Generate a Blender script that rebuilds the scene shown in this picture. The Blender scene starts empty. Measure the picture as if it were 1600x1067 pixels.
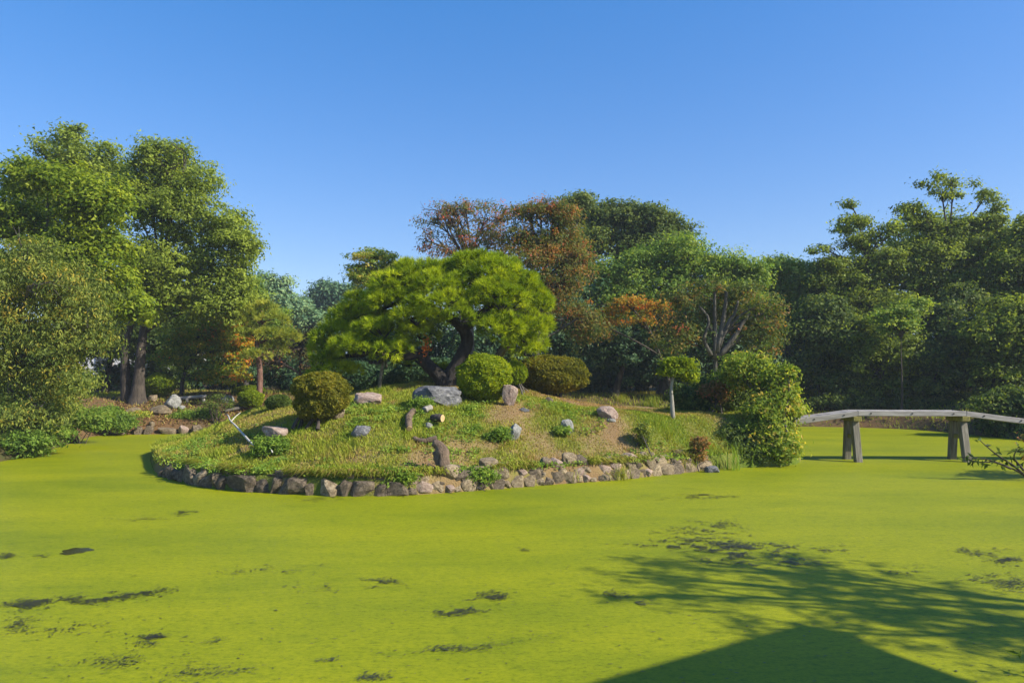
import bpy, math, random
import numpy as np
from mathutils import Vector

scene = bpy.context.scene
COL = scene.collection
rad = math.radians

# ------------------------------------------------------------------ camera, sky, sun, exposure
F, HY, CX, H = 1067.0, 588.0, 800.0, 2.5
cam_d = bpy.data.cameras.new("camera")
cam_d.lens, cam_d.sensor_width = 24.0, 36.0
cam_d.shift_y = (HY - 533.5) / 1600.0
cam_d.clip_start, cam_d.clip_end = 0.1, 4000.0
cam = bpy.data.objects.new("camera", cam_d)
cam.location, cam.rotation_euler = (0, 0, H), (rad(90), 0, 0)
COL.objects.link(cam)
scene.camera = cam

SUN_EL, SUN_AZ = 35.0, 20.0      # azimuth: degrees from +X towards the viewer's back
w = bpy.data.worlds.new("World")
scene.world = w
w.use_nodes = True
wn, wl = w.node_tree.nodes, w.node_tree.links
wn.clear()
sky = wn.new("ShaderNodeTexSky")
sky.sky_type = 'NISHITA'
sky.sun_disc = False
sky.sun_elevation = rad(SUN_EL)
sky.sun_rotation = rad(90 + SUN_AZ)
sky.air_density, sky.dust_density, sky.ozone_density = 1.16, 0.49, 7.0
bg = wn.new("ShaderNodeBackground")
bg.inputs['Strength'].default_value = 0.15
hs = wn.new("ShaderNodeHueSaturation")
hs.inputs['Saturation'].default_value = 1.28
hs.inputs['Hue'].default_value = 0.522
gm = wn.new("ShaderNodeGamma")
gm.inputs['Gamma'].default_value = 0.624
wo = wn.new("ShaderNodeOutputWorld")
wl.new(sky.outputs[0], hs.inputs['Color'])
wl.new(hs.outputs[0], gm.inputs['Color'])
wl.new(gm.outputs[0], bg.inputs['Color'])
wl.new(bg.outputs[0], wo.inputs['Surface'])

sun_d = bpy.data.lights.new("sun", 'SUN')
sun_d.energy, sun_d.angle, sun_d.color = 3.7, rad(0.53), (1.0, 0.93, 0.80)
sun = bpy.data.objects.new("sun", sun_d)
SDIR = Vector((math.cos(rad(SUN_EL)) * math.cos(rad(SUN_AZ)), -math.cos(rad(SUN_EL)) * math.sin(rad(SUN_AZ)), math.sin(rad(SUN_EL))))
sun.rotation_euler = SDIR.to_track_quat('Z', 'Y').to_euler()
sun.location = (30, 0, 30)
COL.objects.link(sun)

vs = scene.view_settings
vs.view_transform, vs.look, vs.gamma, vs.exposure = 'Standard', 'None', 1.0, 1.2
vs.use_curve_mapping = False
HAZE = 0.0006
cy = scene.cycles
cy.max_bounces, cy.diffuse_bounces, cy.glossy_bounces, cy.transmission_bounces = 10, 8, 2, 8
cy.volume_bounces = 0
cy.use_denoising = True
cy.sample_clamp_indirect = 4.0

# ------------------------------------------------------------------ helpers
def P(px, py, Y):
    return np.array([(px - CX) / F * Y, Y, H - (py - HY) / F * Y])

def smooth(a, b, x):
    t = np.clip((np.asarray(x, float) - a) / (b - a), 0, 1)
    return t * t * (3 - 2 * t)

def _hash(ix, iy, iz, s):
    n = (ix * 374761393 + iy * 668265263 + iz * 2147483647 + s * 974711) & 0xFFFFFFFF
    n = ((n ^ (n >> 13)) * 1274126177) & 0xFFFFFFFF
    return ((n ^ (n >> 16)) & 0xFFFF) / 65535.0

def vnoise(x, y, z=0.0, s=0):
    x, y, z = np.broadcast_arrays(np.asarray(x, float), np.asarray(y, float), np.asarray(z, float))
    ix, iy, iz = np.floor(x).astype(np.int64), np.floor(y).astype(np.int64), np.floor(z).astype(np.int64)
    fx, fy, fz = x - ix, y - iy, z - iz
    fx, fy, fz = fx * fx * (3 - 2 * fx), fy * fy * (3 - 2 * fy), fz * fz * (3 - 2 * fz)
    r = 0
    for a in (0, 1):
        for b in (0, 1):
            for c in (0, 1):
                r = r + _hash(ix + a, iy + b, iz + c, s) * (fx if a else 1 - fx) * (fy if b else 1 - fy) * (fz if c else 1 - fz)
    return r * 2 - 1

def fbm(x, y, z=0.0, s=0, o=3):
    r, a = 0, 1.0
    for i in range(o):
        r = r + a * vnoise(np.asarray(x) * 2 ** i, np.asarray(y) * 2 ** i, np.asarray(z) * 2 ** i, s + i)
        a *= 0.5
    return r

def tag(o, label=None, cat=None, group=None, kind=None):
    if label: o['label'] = label
    if cat: o['category'] = cat
    if group: o['group'] = group
    if kind: o['kind'] = kind
    return o

def empty(name, loc, label=None, cat=None, group=None, rz=0.0):
    o = bpy.data.objects.new(name, None)
    o.empty_display_size = 0.2
    o.location = tuple(float(v) for v in loc)
    o.rotation_euler = (0, 0, rz)
    COL.objects.link(o)
    return tag(o, label, cat, group)

def link(name, me, parent=None, loc=None):
    o = bpy.data.objects.new(name, me)
    COL.objects.link(o)
    if parent is not None: o.parent = parent
    if loc is not None: o.location = tuple(float(v) for v in loc)
    return o

def make_mesh(name, V, faces, mat, tint=None, smooth_shade=False, vattr=None):
    """V (n,3); faces: list of (m,k) int arrays; tint: per-face floats in the same order."""
    me = bpy.data.meshes.new(name)
    V = np.asarray(V, np.float32)
    faces = [np.asarray(f, np.int32) for f in faces if len(f)]
    nl = sum(f.size for f in faces)
    npoly = sum(len(f) for f in faces)
    me.vertices.add(len(V)); me.vertices.foreach_set("co", V.ravel())
    me.loops.add(nl); me.loops.foreach_set("vertex_index", np.concatenate([f.ravel() for f in faces]))
    tot = np.concatenate([np.full(len(f), f.shape[1], np.int32) for f in faces])
    start = np.concatenate([[0], np.cumsum(tot)[:-1]]).astype(np.int32)
    me.polygons.add(npoly)
    me.polygons.foreach_set("loop_start", start)
    me.polygons.foreach_set("loop_total", tot)
    me.polygons.foreach_set("use_smooth", np.full(npoly, bool(smooth_shade)))
    me.update(calc_edges=True)
    if tint is not None:
        a = me.attributes.new("tint", 'FLOAT', 'FACE')
        a.data.foreach_set("value", np.clip(np.asarray(tint, np.float32), 0, 1))
    if vattr is not None:
        for k, v in vattr.items():
            a = me.attributes.new(k, 'FLOAT', 'POINT')
            a.data.foreach_set("value", np.asarray(v, np.float32))
    for m in (mat if isinstance(mat, (list, tuple)) else [mat]):
        me.materials.append(m)
    return me

class MB:
    """collects pieces into one mesh"""
    def __init__(self): self.V, self.Q, self.T, self.n = [], [], [], 0
    def add(self, V, Q=None, T=None):
        V = np.asarray(V, float).reshape(-1, 3)
        if Q is not None and len(Q): self.Q.append(np.asarray(Q) + self.n)
        if T is not None and len(T): self.T.append(np.asarray(T) + self.n)
        self.V.append(V); self.n += len(V)
    def tube(self, pts, radii, sides=7, caps=True):
        pts = np.asarray(pts, float); m = len(pts)
        radii = np.broadcast_to(np.asarray(radii, float), (m,))
        d = np.gradient(pts, axis=0)
        d /= np.linalg.norm(d, axis=1)[:, None] + 1e-9
        ref = np.array([0.31, 0.17, 0.93]) if abs(d[0][2]) < 0.85 else np.array([1.0, 0.1, 0.0])
        u = np.cross(d, ref); u /= np.linalg.norm(u, axis=1)[:, None] + 1e-9
        v = np.cross(d, u)
        a = np.arange(sides) * 2 * math.pi / sides
        ring = pts[:, None, :] + radii[:, None, None] * (np.cos(a)[None, :, None] * u[:, None, :] + np.sin(a)[None, :, None] * v[:, None, :])
        i = np.arange(m - 1)[:, None] * sides; j = np.arange(sides)[None, :]; k = (j + 1) % sides
        Q = np.stack([i + j, i + k, i + sides + k, i + sides + j], -1).reshape(-1, 4)
        V = ring.reshape(-1, 3)
        T = None
        if caps:
            V = np.vstack([V, pts[0], pts[-1]])
            c0, c1 = m * sides, m * sides + 1
            jj = np.arange(sides); kk = (jj + 1) % sides
            T = np.vstack([np.stack([np.full(sides, c0), kk, jj], -1), np.stack([np.full(sides, c1), (m - 1) * sides + jj, (m - 1) * sides + kk], -1)])
        self.add(V, Q, T)
    def box(self, c, s, R=None, bevel=0.0):
        c, s = np.asarray(c, float), np.asarray(s, float) / 2
        if bevel <= 0:
            V = np.array([[x, y, z] for x in (-1, 1) for y in (-1, 1) for z in (-1, 1)]) * s
            Q = [[0, 1, 3, 2], [4, 6, 7, 5], [0, 4, 5, 1], [2, 3, 7, 6], [0, 2, 6, 4], [1, 5, 7, 3]]
            T = None
        else:
            V, idx = [], {}
            for x in (-1, 1):
                for y in (-1, 1):
                    for z in (-1, 1):
                        for ax in range(3):
                            p = np.array([x, y, z]) * (s - bevel); p[ax] = (x, y, z)[ax] * s[ax]
                            idx[(x, y, z, ax)] = len(V); V.append(p)
            V = np.array(V); Q, T = [], []
            for ax in range(3):
                o = [a for a in range(3) if a != ax]
                for sg in (-1, 1):
                    q = []
                    for u, v in ((-1, -1), (1, -1), (1, 1), (-1, 1)):
                        t = [0, 0, 0]; t[ax] = sg; t[o[0]] = u; t[o[1]] = v
                        q.append(idx[(*t, ax)])
                    Q.append(q)
                for u in (-1, 1):
                    for v in (-1, 1):
                        t0 = [0, 0, 0]; t0[o[0]] = u; t0[o[1]] = v
                        ta = list(t0); ta[ax] = -1; tb = list(t0); tb[ax] = 1
                        Q.append([idx[(*ta, o[0])], idx[(*tb, o[0])], idx[(*tb, o[1])], idx[(*ta, o[1])]])
            for x in (-1, 1):
                for y in (-1, 1):
                    for z in (-1, 1):
                        T.append([idx[(x, y, z, 0)], idx[(x, y, z, 1)], idx[(x, y, z, 2)]])
        if R is not None: V = V @ np.asarray(R).T
        self.add(V + c, Q, T)
    def mesh(self, name, mat, smooth_shade=False):
        fs = []
        if self.Q: fs.append(np.vstack(self.Q))
        if self.T: fs.append(np.vstack(self.T))
        return make_mesh(name, np.vstack(self.V), fs, mat, smooth_shade=smooth_shade)
    def build(self, name, mat, parent=None, smooth_shade=False, loc=None):
        return link(name, self.mesh(name, mat, smooth_shade), parent, loc)

def bez(a, b, c, d, n):
    t = np.linspace(0, 1, n)[:, None]
    return (1 - t) ** 3 * a + 3 * (1 - t) ** 2 * t * b + 3 * (1 - t) * t * t * c + t ** 3 * d

def spline(pts, n):
    """Catmull-Rom through pts"""
    p = np.asarray(pts, float)
    p = np.vstack([2 * p[0] - p[1], p, 2 * p[-1] - p[-2]])
    out = []
    m = len(p) - 3
    for s in np.linspace(0, m, n):
        i = min(int(s), m - 1); t = s - i
        a, b, c, d = p[i:i + 4]
        out.append(0.5 * (2 * b + (c - a) * t + (2 * a - 5 * b + 4 * c - d) * t * t + (3 * b - a - 3 * c + d) * t ** 3))
    return np.array(out)

def closed(pts, k=6):
    p = np.asarray(pts, float); m = len(p); out = []
    for i in range(m):
        a, b, c, d = p[i - 1], p[i], p[(i + 1) % m], p[(i + 2) % m]
        for t in np.arange(k) / k:
            out.append(0.5 * (2 * b + (c - a) * t + (2 * a - 5 * b + 4 * c - d) * t * t + (3 * b - a - 3 * c + d) * t ** 3))
    return np.array(out)

def sdist(x, y, poly):
    """signed distance, positive inside the polygon"""
    x, y = np.asarray(x, float), np.asarray(y, float)
    sh = x.shape; x, y = x.ravel(), y.ravel()
    best = np.full(x.shape, 1e18); ins = np.zeros(x.shape, bool)
    n = len(poly)
    for i in range(n):
        ax, ay = poly[i]; bx, by = poly[(i + 1) % n]
        dx, dy = bx - ax, by - ay
        t = np.clip(((x - ax) * dx + (y - ay) * dy) / (dx * dx + dy * dy + 1e-12), 0, 1)
        best = np.minimum(best, (x - ax - t * dx) ** 2 + (y - ay - t * dy) ** 2)
        c = (ay > y) != (by > y)
        with np.errstate(divide='ignore', invalid='ignore'):
            ins ^= c & (x < (bx - ax) * (y - ay) / (by - ay + 1e-15) + ax)
    return (np.sqrt(best) * np.where(ins, 1, -1)).reshape(sh)

# ------------------------------------------------------------------ materials
def new_mat(name):
    m = bpy.data.materials.new(name)
    m.use_nodes = True
    nt = m.node_tree
    nt.nodes.clear()
    out = nt.nodes.new("ShaderNodeOutputMaterial")
    return m, nt, nt.nodes, nt.links, out

def ramp_node(nd, cols):
    r = nd.new("ShaderNodeValToRGB")
    e = r.color_ramp.elements
    while len(e) < len(cols): e.new(0.5)
    for el, (p, c) in zip(e, cols):
        el.position = p; el.color = (*c, 1)
    return r

LEAF_GAIN = 2.35
def leaf_mat(name, cols, trans=0.5, rough=0.55, spec=0.16):
    m, nt, nd, lk, out = new_mat(name)
    a = nd.new("ShaderNodeAttribute"); a.attribute_name = "tint"
    r = ramp_node(nd, [(p, (c[0] * LEAF_GAIN * 1.08, c[1] * LEAF_GAIN * 1.0, c[2] * LEAF_GAIN)) for p, c in cols])
    lk.new(a.outputs['Fac'], r.inputs[0])
    b = nd.new("ShaderNodeBsdfPrincipled")
    b.inputs['Roughness'].default_value = rough
    b.inputs['Specular IOR Level'].default_value = spec
    lk.new(r.outputs[0], b.inputs['Base Color'])
    t = nd.new("ShaderNodeBsdfTranslucent")
    g = nd.new("ShaderNodeMix"); g.data_type = 'RGBA'; g.blend_type = 'MULTIPLY'
    g.inputs['Factor'].default_value = 1.0
    g.inputs[7].default_value = (1.35, 1.25, 0.55, 1)
    lk.new(r.outputs[0], g.inputs[6]); lk.new(g.outputs[2], t.inputs['Color'])
    mx = nd.new("ShaderNodeMixShader"); mx.inputs[0].default_value = trans
    lk.new(b.outputs[0], mx.inputs[1]); lk.new(t.outputs[0], mx.inputs[2])
    lk.new(mx.outputs[0], out.inputs['Surface'])
    return m

def rough_mat(name, cols, scale=3.0, stretch=(1, 1, 1), rough=0.85, bump=0.4, bump_scale=None, detail=6.0, rnd=0.0, spec=0.3, coord='Object', dist=0.05):
    m, nt, nd, lk, out = new_mat(name)
    tc = nd.new("ShaderNodeTexCoord")
    mp = nd.new("ShaderNodeMapping"); mp.inputs['Scale'].default_value = stretch
    lk.new(tc.outputs[coord], mp.inputs['Vector'])
    oi = nd.new("ShaderNodeObjectInfo")
    ad = nd.new("ShaderNodeVectorMath"); ad.operation = 'SCALE'; ad.inputs[3].default_value = 17.0
    cb = nd.new("ShaderNodeCombineXYZ")
    for k in range(3): lk.new(oi.outputs['Random'], cb.inputs[k])
    lk.new(cb.outputs[0], ad.inputs[0])
    sm = nd.new("ShaderNodeVectorMath"); sm.operation = 'ADD'
    lk.new(mp.outputs[0], sm.inputs[0]); lk.new(ad.outputs[0], sm.inputs[1])
    n1 = nd.new("ShaderNodeTexNoise"); n1.inputs['Scale'].default_value = scale
    n1.inputs['Detail'].default_value = detail; n1.inputs['Roughness'].default_value = 0.62
    lk.new(sm.outputs[0], n1.inputs['Vector'])
    r = ramp_node(nd, cols)
    lk.new(n1.outputs['Fac'], r.inputs[0])
    col = r.outputs[0]
    b = nd.new("ShaderNodeBsdfPrincipled")
    if rnd > 0:
        h = nd.new("ShaderNodeHueSaturation")
        mr = nd.new("ShaderNodeMapRange")
        mr.inputs['To Min'].default_value = 1 - rnd; mr.inputs['To Max'].default_value = 1 + rnd
        lk.new(oi.outputs['Random'], mr.inputs['Value'])
        lk.new(mr.outputs[0], h.inputs['Value']); lk.new(col, h.inputs['Color'])
        col = h.outputs[0]
    lk.new(col, b.inputs['Base Color'])
    b.inputs['Roughness'].default_value = rough
    b.inputs['Specular IOR Level'].default_value = spec
    if bump > 0:
        n2 = nd.new("ShaderNodeTexNoise"); n2.inputs['Scale'].default_value = bump_scale or scale * 3
        n2.inputs['Detail'].default_value = 8; n2.inputs['Roughness'].default_value = 0.65
        lk.new(sm.outputs[0], n2.inputs['Vector'])
        bp = nd.new("ShaderNodeBump"); bp.inputs['Strength'].default_value = bump; bp.inputs['Distance'].default_value = dist
        lk.new(n2.outputs['Fac'], bp.inputs['Height']); lk.new(bp.outputs[0], b.inputs['Normal'])
    lk.new(b.outputs[0], out.inputs['Surface'])
    return m

M = {}
M['bark_dark'] = rough_mat('bark_dark', [(0.3, (0.025, 0.020, 0.016)), (0.7, (0.10, 0.080, 0.062))], 9, (1, 1, 0.25), bump=0.9)
M['bark_grey'] = rough_mat('bark_grey', [(0.3, (0.045, 0.040, 0.034)), (0.7, (0.14, 0.125, 0.10))], 8, (1, 1, 0.25), bump=0.7)
M['bark_pale'] = rough_mat('bark_pale', [(0.3, (0.16, 0.145, 0.12)), (0.7, (0.42, 0.39, 0.33))], 8, (1, 1, 0.25), bump=0.5)
M['bark_mossy'] = rough_mat('bark_mossy', [(0.3, (0.045, 0.036, 0.024)), (0.5, (0.12, 0.095, 0.055)), (0.7, (0.16, 0.16, 0.05))], 6, (1, 1, 0.3), bump=0.8)
M['bark_red'] = rough_mat('bark_red', [(0.3, (0.07, 0.035, 0.025)), (0.7, (0.24, 0.13, 0.095))], 7, (1, 1, 0.3), bump=0.8)
M['bark_black'] = rough_mat('bark_black', [(0.3, (0.014, 0.012, 0.010)), (0.7, (0.06, 0.05, 0.042))], 9, (1, 1, 0.3), bump=1.0)
M['rock_grey'] = rough_mat('rock_grey', [(0.28, (0.05, 0.05, 0.055)), (0.5, (0.14, 0.14, 0.145)), (0.66, (0.25, 0.245, 0.235)), (0.78, (0.11, 0.12, 0.08))], 3.2, bump=0.8, rnd=0.12, dist=0.06)
M['rock_pink'] = rough_mat('rock_pink', [(0.28, (0.16, 0.11, 0.09)), (0.52, (0.33, 0.24, 0.19)), (0.72, (0.45, 0.37, 0.30))], 3.0, bump=0.7, rnd=0.12, dist=0.06)
M['rock_pale'] = rough_mat('rock_pale', [(0.28, (0.13, 0.13, 0.12)), (0.55, (0.27, 0.27, 0.245)), (0.75, (0.42, 0.41, 0.38))], 4.0, bump=0.7, rnd=0.1, dist=0.05)
M['rock_dark'] = rough_mat('rock_dark', [(0.28, (0.050, 0.037, 0.026)), (0.48, (0.122, 0.094, 0.064)), (0.62, (0.21, 0.165, 0.112)), (0.74, (0.10, 0.105, 0.04))], 3.5, bump=0.8, rnd=0.25, dist=0.06)
M['rock_tan'] = rough_mat('rock_tan', [(0.28, (0.080, 0.06, 0.036)), (0.50, (0.21, 0.160, 0.098)), (0.64, (0.31, 0.25, 0.165)), (0.76, (0.14, 0.14, 0.05))], 3.5, bump=0.6, rnd=0.25, dist=0.05)
M['wood_grey'] = rough_mat('wood_grey', [(0.3, (0.17, 0.155, 0.14)), (0.7, (0.40, 0.37, 0.335))], 4.0, (0.6, 9, 9), bump=0.35, rnd=0.1, dist=0.01)
M['wood_post'] = rough_mat('wood_post', [(0.3, (0.075, 0.065, 0.045)), (0.55, (0.19, 0.17, 0.13)), (0.72, (0.27, 0.25, 0.20))], 4.0, (7, 7, 0.6), bump=0.5, rnd=0.12, dist=0.015)
M['wood_mossy'] = rough_mat('wood_mossy', [(0.3, (0.10, 0.085, 0.03)), (0.6, (0.25, 0.22, 0.05)), (0.75, (0.25, 0.23, 0.16))], 4.0, (5, 5, 1.5), bump=0.5, dist=0.015)
M['iron'] = rough_mat('iron', [(0.3, (0.02, 0.018, 0.016)), (0.7, (0.06, 0.05, 0.045))], 20, bump=0.2)
M['cut_wood'] = rough_mat('cut_wood', [(0.3, (0.42, 0.27, 0.12)), (0.7, (0.62, 0.44, 0.23))], 9, bump=0.2)
M['dead_wood'] = rough_mat('dead_wood', [(0.3, (0.38, 0.34, 0.29)), (0.7, (0.60, 0.56, 0.50))], 12, bump=0.3)
M['plaster'] = rough_mat('plaster', [(0.3, (0.62, 0.62, 0.60)), (0.7, (0.76, 0.75, 0.73))], 2, bump=0.1)
M['roof_tile'] = rough_mat('roof_tile', [(0.3, (0.10, 0.14, 0.17)), (0.7, (0.17, 0.22, 0.26))], 3, bump=0.2)
M['glass'] = rough_mat('glass', [(0.3, (0.03, 0.04, 0.05)), (0.7, (0.05, 0.06, 0.07))], 2, bump=0.0, rough=0.1, spec=0.6)
M['bark_brown'] = rough_mat('bark_brown', [(0.3, (0.06, 0.042, 0.028)), (0.7, (0.22, 0.155, 0.105))], 9, (1, 1, 0.4), bump=1.0)
M['thatch'] = rough_mat('thatch', [(0.3, (0.09, 0.07, 0.05)), (0.7, (0.20, 0.16, 0.11))], 5, (1, 1, 4), bump=0.6)
M['lantern_stone'] = rough_mat('lantern_stone', [(0.3, (0.30, 0.28, 0.23)), (0.7, (0.55, 0.52, 0.45))], 8, bump=0.5)

G = lambda r, g, b: (r, g, b)
M['lf_camphor'] = leaf_mat('leaf_camphor', [(0, G(.026, .045, .007)), (.5, G(.078, .112, .014)), (1, G(.138, .182, .025))])
M['lf_dark'] = leaf_mat('leaf_dark', [(0, G(.016, .032, .009)), (.5, G(.046, .075, .016)), (1, G(.100, .130, .028))])
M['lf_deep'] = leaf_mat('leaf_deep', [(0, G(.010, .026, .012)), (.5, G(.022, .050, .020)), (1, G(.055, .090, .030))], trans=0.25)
M['lf_bright'] = leaf_mat('leaf_bright', [(0, G(.032, .058, .005)), (.5, G(.078, .118, .008)), (1, G(.140, .175, .013))])
M['lf_olive'] = leaf_mat('leaf_olive', [(0, G(.028, .048, .010)), (.45, G(.082, .112, .022)), (.8, G(.140, .165, .030)), (.93, G(.165, .175, .030)), (1, G(.20, .165, .025))])
M['lf_mid'] = leaf_mat('leaf_mid', [(0, G(.028, .058, .010)), (.5, G(.075, .130, .018)), (1, G(.150, .190, .035))])
M['lf_bushy'] = leaf_mat('leaf_bushy', [(0, G(.030, .060, .008)), (.5, G(.085, .130, .016)), (.85, G(.17, .20, .03)), (1, G(.26, .22, .05))])
M['lf_autumn'] = leaf_mat('leaf_autumn', [(0, G(.038, .062, .012)), (.35, G(.075, .082, .018)), (.6, G(.115, .078, .022)), (.85, G(.165, .080, .022)), (1, G(.19, .06, .03))])
M['lf_cherry'] = leaf_mat('leaf_cherry', [(0, G(.055, .075, .018)), (.4, G(.10, .08, .03)), (.7, G(.17, .065, .035)), (1, G(.26, .06, .045))])
M['lf_orange'] = leaf_mat('leaf_orange', [(0, G(.08, .09, .012)), (.4, G(.20, .12, .012)), (.75, G(.30, .10, .012)), (1, G(.30, .05, .018))])
M['lf_maple'] = leaf_mat('leaf_maple', [(0, G(.035, .070, .008)), (.55, G(.10, .15, .012)), (.78, G(.20, .19, .015)), (.9, G(.22, .12, .012)), (1, G(.25, .085, .012))])
M['lf_far_hazy'] = leaf_mat('leaf_far_hazy', [(0, G(.022, .052, .026)), (.5, G(.050, .095, .042)), (1, G(.100, .145, .055))], trans=0.2)  # bluish haze of distance is put into the leaf colour itself
M['lf_topiary'] = leaf_mat('leaf_topiary', [(0, G(.022, .046, .003)), (.5, G(.090, .132, .005)), (1, G(.19, .22, .010))])
M['lf_clipped'] = leaf_mat('leaf_clipped', [(0, G(.026, .038, .005)), (.5, G(.095, .100, .010)), (.85, G(.17, .145, .018)), (1, G(.25, .16, .028))])
M['lf_red'] = leaf_mat('leaf_red', [(0, G(.05, .06, .015)), (.4, G(.11, .08, .025)), (.7, G(.18, .085, .045)), (1, G(.22, .07, .04))])
M['needle_main'] = leaf_mat('needle_main', [(0, G(.036, .068, .002)), (.5, G(.102, .150, .003)), (1, G(.195, .235, .006))], trans=0.3)
M['needle_small'] = leaf_mat('needle_small', [(0, G(.040, .070, .008)), (.5, G(.105, .135, .015)), (1, G(.18, .19, .025))], trans=0.3)
M['lf_grass'] = leaf_mat('leaf_grass', [(0, G(.165, .115, .048)), (.3, G(.140, .115, .032)), (.5, G(.130, .145, .017)), (1, G(.080, .126, .009))], trans=0.3, spec=0.15)
M['lf_weed'] = leaf_mat('leaf_weed', [(0, G(.04, .075, .012)), (.6, G(.09, .15, .02)), (1, G(.16, .21, .03))])
M['lf_litter'] = leaf_mat('leaf_litter', [(0, G(.04, .028, .014)), (.5, G(.085, .055, .022)), (1, G(.14, .09, .035))], trans=0.1)

def ground_mat(name, cols):
    m, nt, nd, lk, out = new_mat(name)
    tc = nd.new("ShaderNodeTexCoord")
    a = nd.new("ShaderNodeAttribute"); a.attribute_name = "lush"
    n1 = nd.new("ShaderNodeTexNoise"); n1.inputs['Scale'].default_value = 5.0; n1.inputs['Detail'].default_value = 8
    n1.inputs['Roughness'].default_value = 0.7
    lk.new(tc.outputs['Object'], n1.inputs['Vector'])
    mm = nd.new("ShaderNodeMath"); mm.operation = 'MULTIPLY_ADD'
    mm.inputs[1].default_value = 0.9; mm.inputs[2].default_value = -0.45
    lk.new(n1.outputs['Fac'], mm.inputs[0])
    sm = nd.new("ShaderNodeMath"); sm.operation = 'ADD'; sm.use_clamp = True
    lk.new(a.outputs['Fac'], sm.inputs[0]); lk.new(mm.outputs[0], sm.inputs[1])
    r = ramp_node(nd, cols)
    lk.new(sm.outputs[0], r.inputs[0])
    n2 = nd.new("ShaderNodeTexNoise"); n2.inputs['Scale'].default_value = 28.0; n2.inputs['Detail'].default_value = 6
    lk.new(tc.outputs['Object'], n2.inputs['Vector'])
    bp = nd.new("ShaderNodeBump"); bp.inputs['Strength'].default_value = 0.7; bp.inputs['Distance'].default_value = 0.05
    lk.new(n2.outputs['Fac'], bp.inputs['Height'])
    b = nd.new("ShaderNodeBsdfPrincipled"); b.inputs['Roughness'].default_value = 0.95
    b.inputs['Specular IOR Level'].default_value = 0.1
    lk.new(r.outputs[0], b.inputs['Base Color']); lk.new(bp.outputs[0], b.inputs['Normal'])
    lk.new(b.outputs[0], out.inputs['Surface'])
    return m
M['island'] = ground_mat('island_turf', [(0.0, (.21, .135, .065)), (.35, (.22, .165, .07)), (.55, (.16, .155, .035)), (1, (.09, .13, .016))])
M['ground'] = ground_mat('bank_soil', [(0.0, (.16, .09, .04)), (.35, (.12, .08, .04)), (.55, (.07, .06, .025)), (1, (.05, .07, .015))])

def duckweed_mat():
    m, nt, nd, lk, out = new_mat('duckweed')
    tc = nd.new("ShaderNodeTexCoord")
    def noise(scale, det, stretch, rough=0.6):
        mp = nd.new("ShaderNodeMapping"); mp.inputs['Scale'].default_value = stretch
        mp.inputs['Rotation'].default_value = (0, 0, rad(-12))
        lk.new(tc.outputs['Object'], mp.inputs['Vector'])
        n = nd.new("ShaderNodeTexNoise"); n.inputs['Scale'].default_value = scale
        n.inputs['Detail'].default_value = det; n.inputs['Roughness'].default_value = rough
        lk.new(mp.outputs[0], n.inputs['Vector'])
        return n
    big = noise(0.35, 5, (0.6, 1.5, 1))
    mid = noise(2.2, 8, (0.45, 1.9, 1), 0.78)
    grain = noise(11, 5, (.6, 1.5, 1), 0.85)
    fine = noise(26, 5, (.7, 1.2, 1), 0.85)
    r1 = ramp_node(nd, [(.30, (.145, .180, .0012)), (.50, (.198, .222, .0012)), (.70, (.240, .250, .0015))])
    lk.new(big.outputs['Fac'], r1.inputs[0])
    r2 = ramp_node(nd, [(.30, (.62, .72, .7)), (.45, (.97, .98, 1)), (.55, (1.02, 1.02, 1)), (.72, (1.16, 1.10, 1.1))])
    lk.new(mid.outputs['Fac'], r2.inputs[0])
    r3 = ramp_node(nd, [(.30, (.35, .45, .5)), (.46, (1, 1, 1)), (.75, (1.35, 1.3, 1.6))])
    lk.new(fine.outputs['Fac'], r3.inputs[0])
    r4 = ramp_node(nd, [(.32, (.45, .55, .4)), (.46, (.97, .98, .95)), (.56, (1.04, 1.03, 1.1)), (.72, (1.3, 1.25, 1.6))])
    lk.new(grain.outputs['Fac'], r4.inputs[0])
    cur = r1.outputs[0]
    for r, f in ((r2, 0.8), (r4, 1.0), (r3, 1.0)):
        g = nd.new("ShaderNodeMix"); g.data_type = 'RGBA'; g.blend_type = 'MULTIPLY'
        g.inputs['Factor'].default_value = f
        lk.new(cur, g.inputs[6]); lk.new(r.outputs[0], g.inputs[7]); cur = g.outputs[2]
    # thin dark flecks of open water where the weed parts
    fl = noise(9, 7, (0.35, 1.6, 1), 0.75)
    gap = noise(0.8, 3, (0.5, 1.6, 1), 0.6)
    ma = nd.new("ShaderNodeMath"); ma.operation = 'MULTIPLY'
    lk.new(fl.outputs['Fac'], ma.inputs[0]); lk.new(gap.outputs['Fac'], ma.inputs[1])
    mr = nd.new("ShaderNodeMapRange"); mr.inputs['From Min'].default_value = 0.395; mr.inputs['From Max'].default_value = 0.43
    lk.new(ma.outputs[0], mr.inputs['Value'])
    g = nd.new("ShaderNodeMix"); g.data_type = 'RGBA'
    lk.new(mr.outputs[0], g.inputs['Factor']); lk.new(cur, g.inputs[6]); g.inputs[7].default_value = (.035, .045, .012, 1)
    b = nd.new("ShaderNodeBsdfPrincipled")
    b.inputs['Roughness'].default_value = 0.55; b.inputs['Specular IOR Level'].default_value = 0.2
    lk.new(g.outputs[2], b.inputs['Base Color'])
    bp = nd.new("ShaderNodeBump"); bp.inputs['Strength'].default_value = 0.35; bp.inputs['Distance'].default_value = 0.01
    lk.new(fine.outputs['Fac'], bp.inputs['Height']); lk.new(bp.outputs[0], b.inputs['Normal'])
    lk.new(b.outputs[0], out.inputs['Surface'])
    return m
M['duckweed'] = duckweed_mat()
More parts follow.
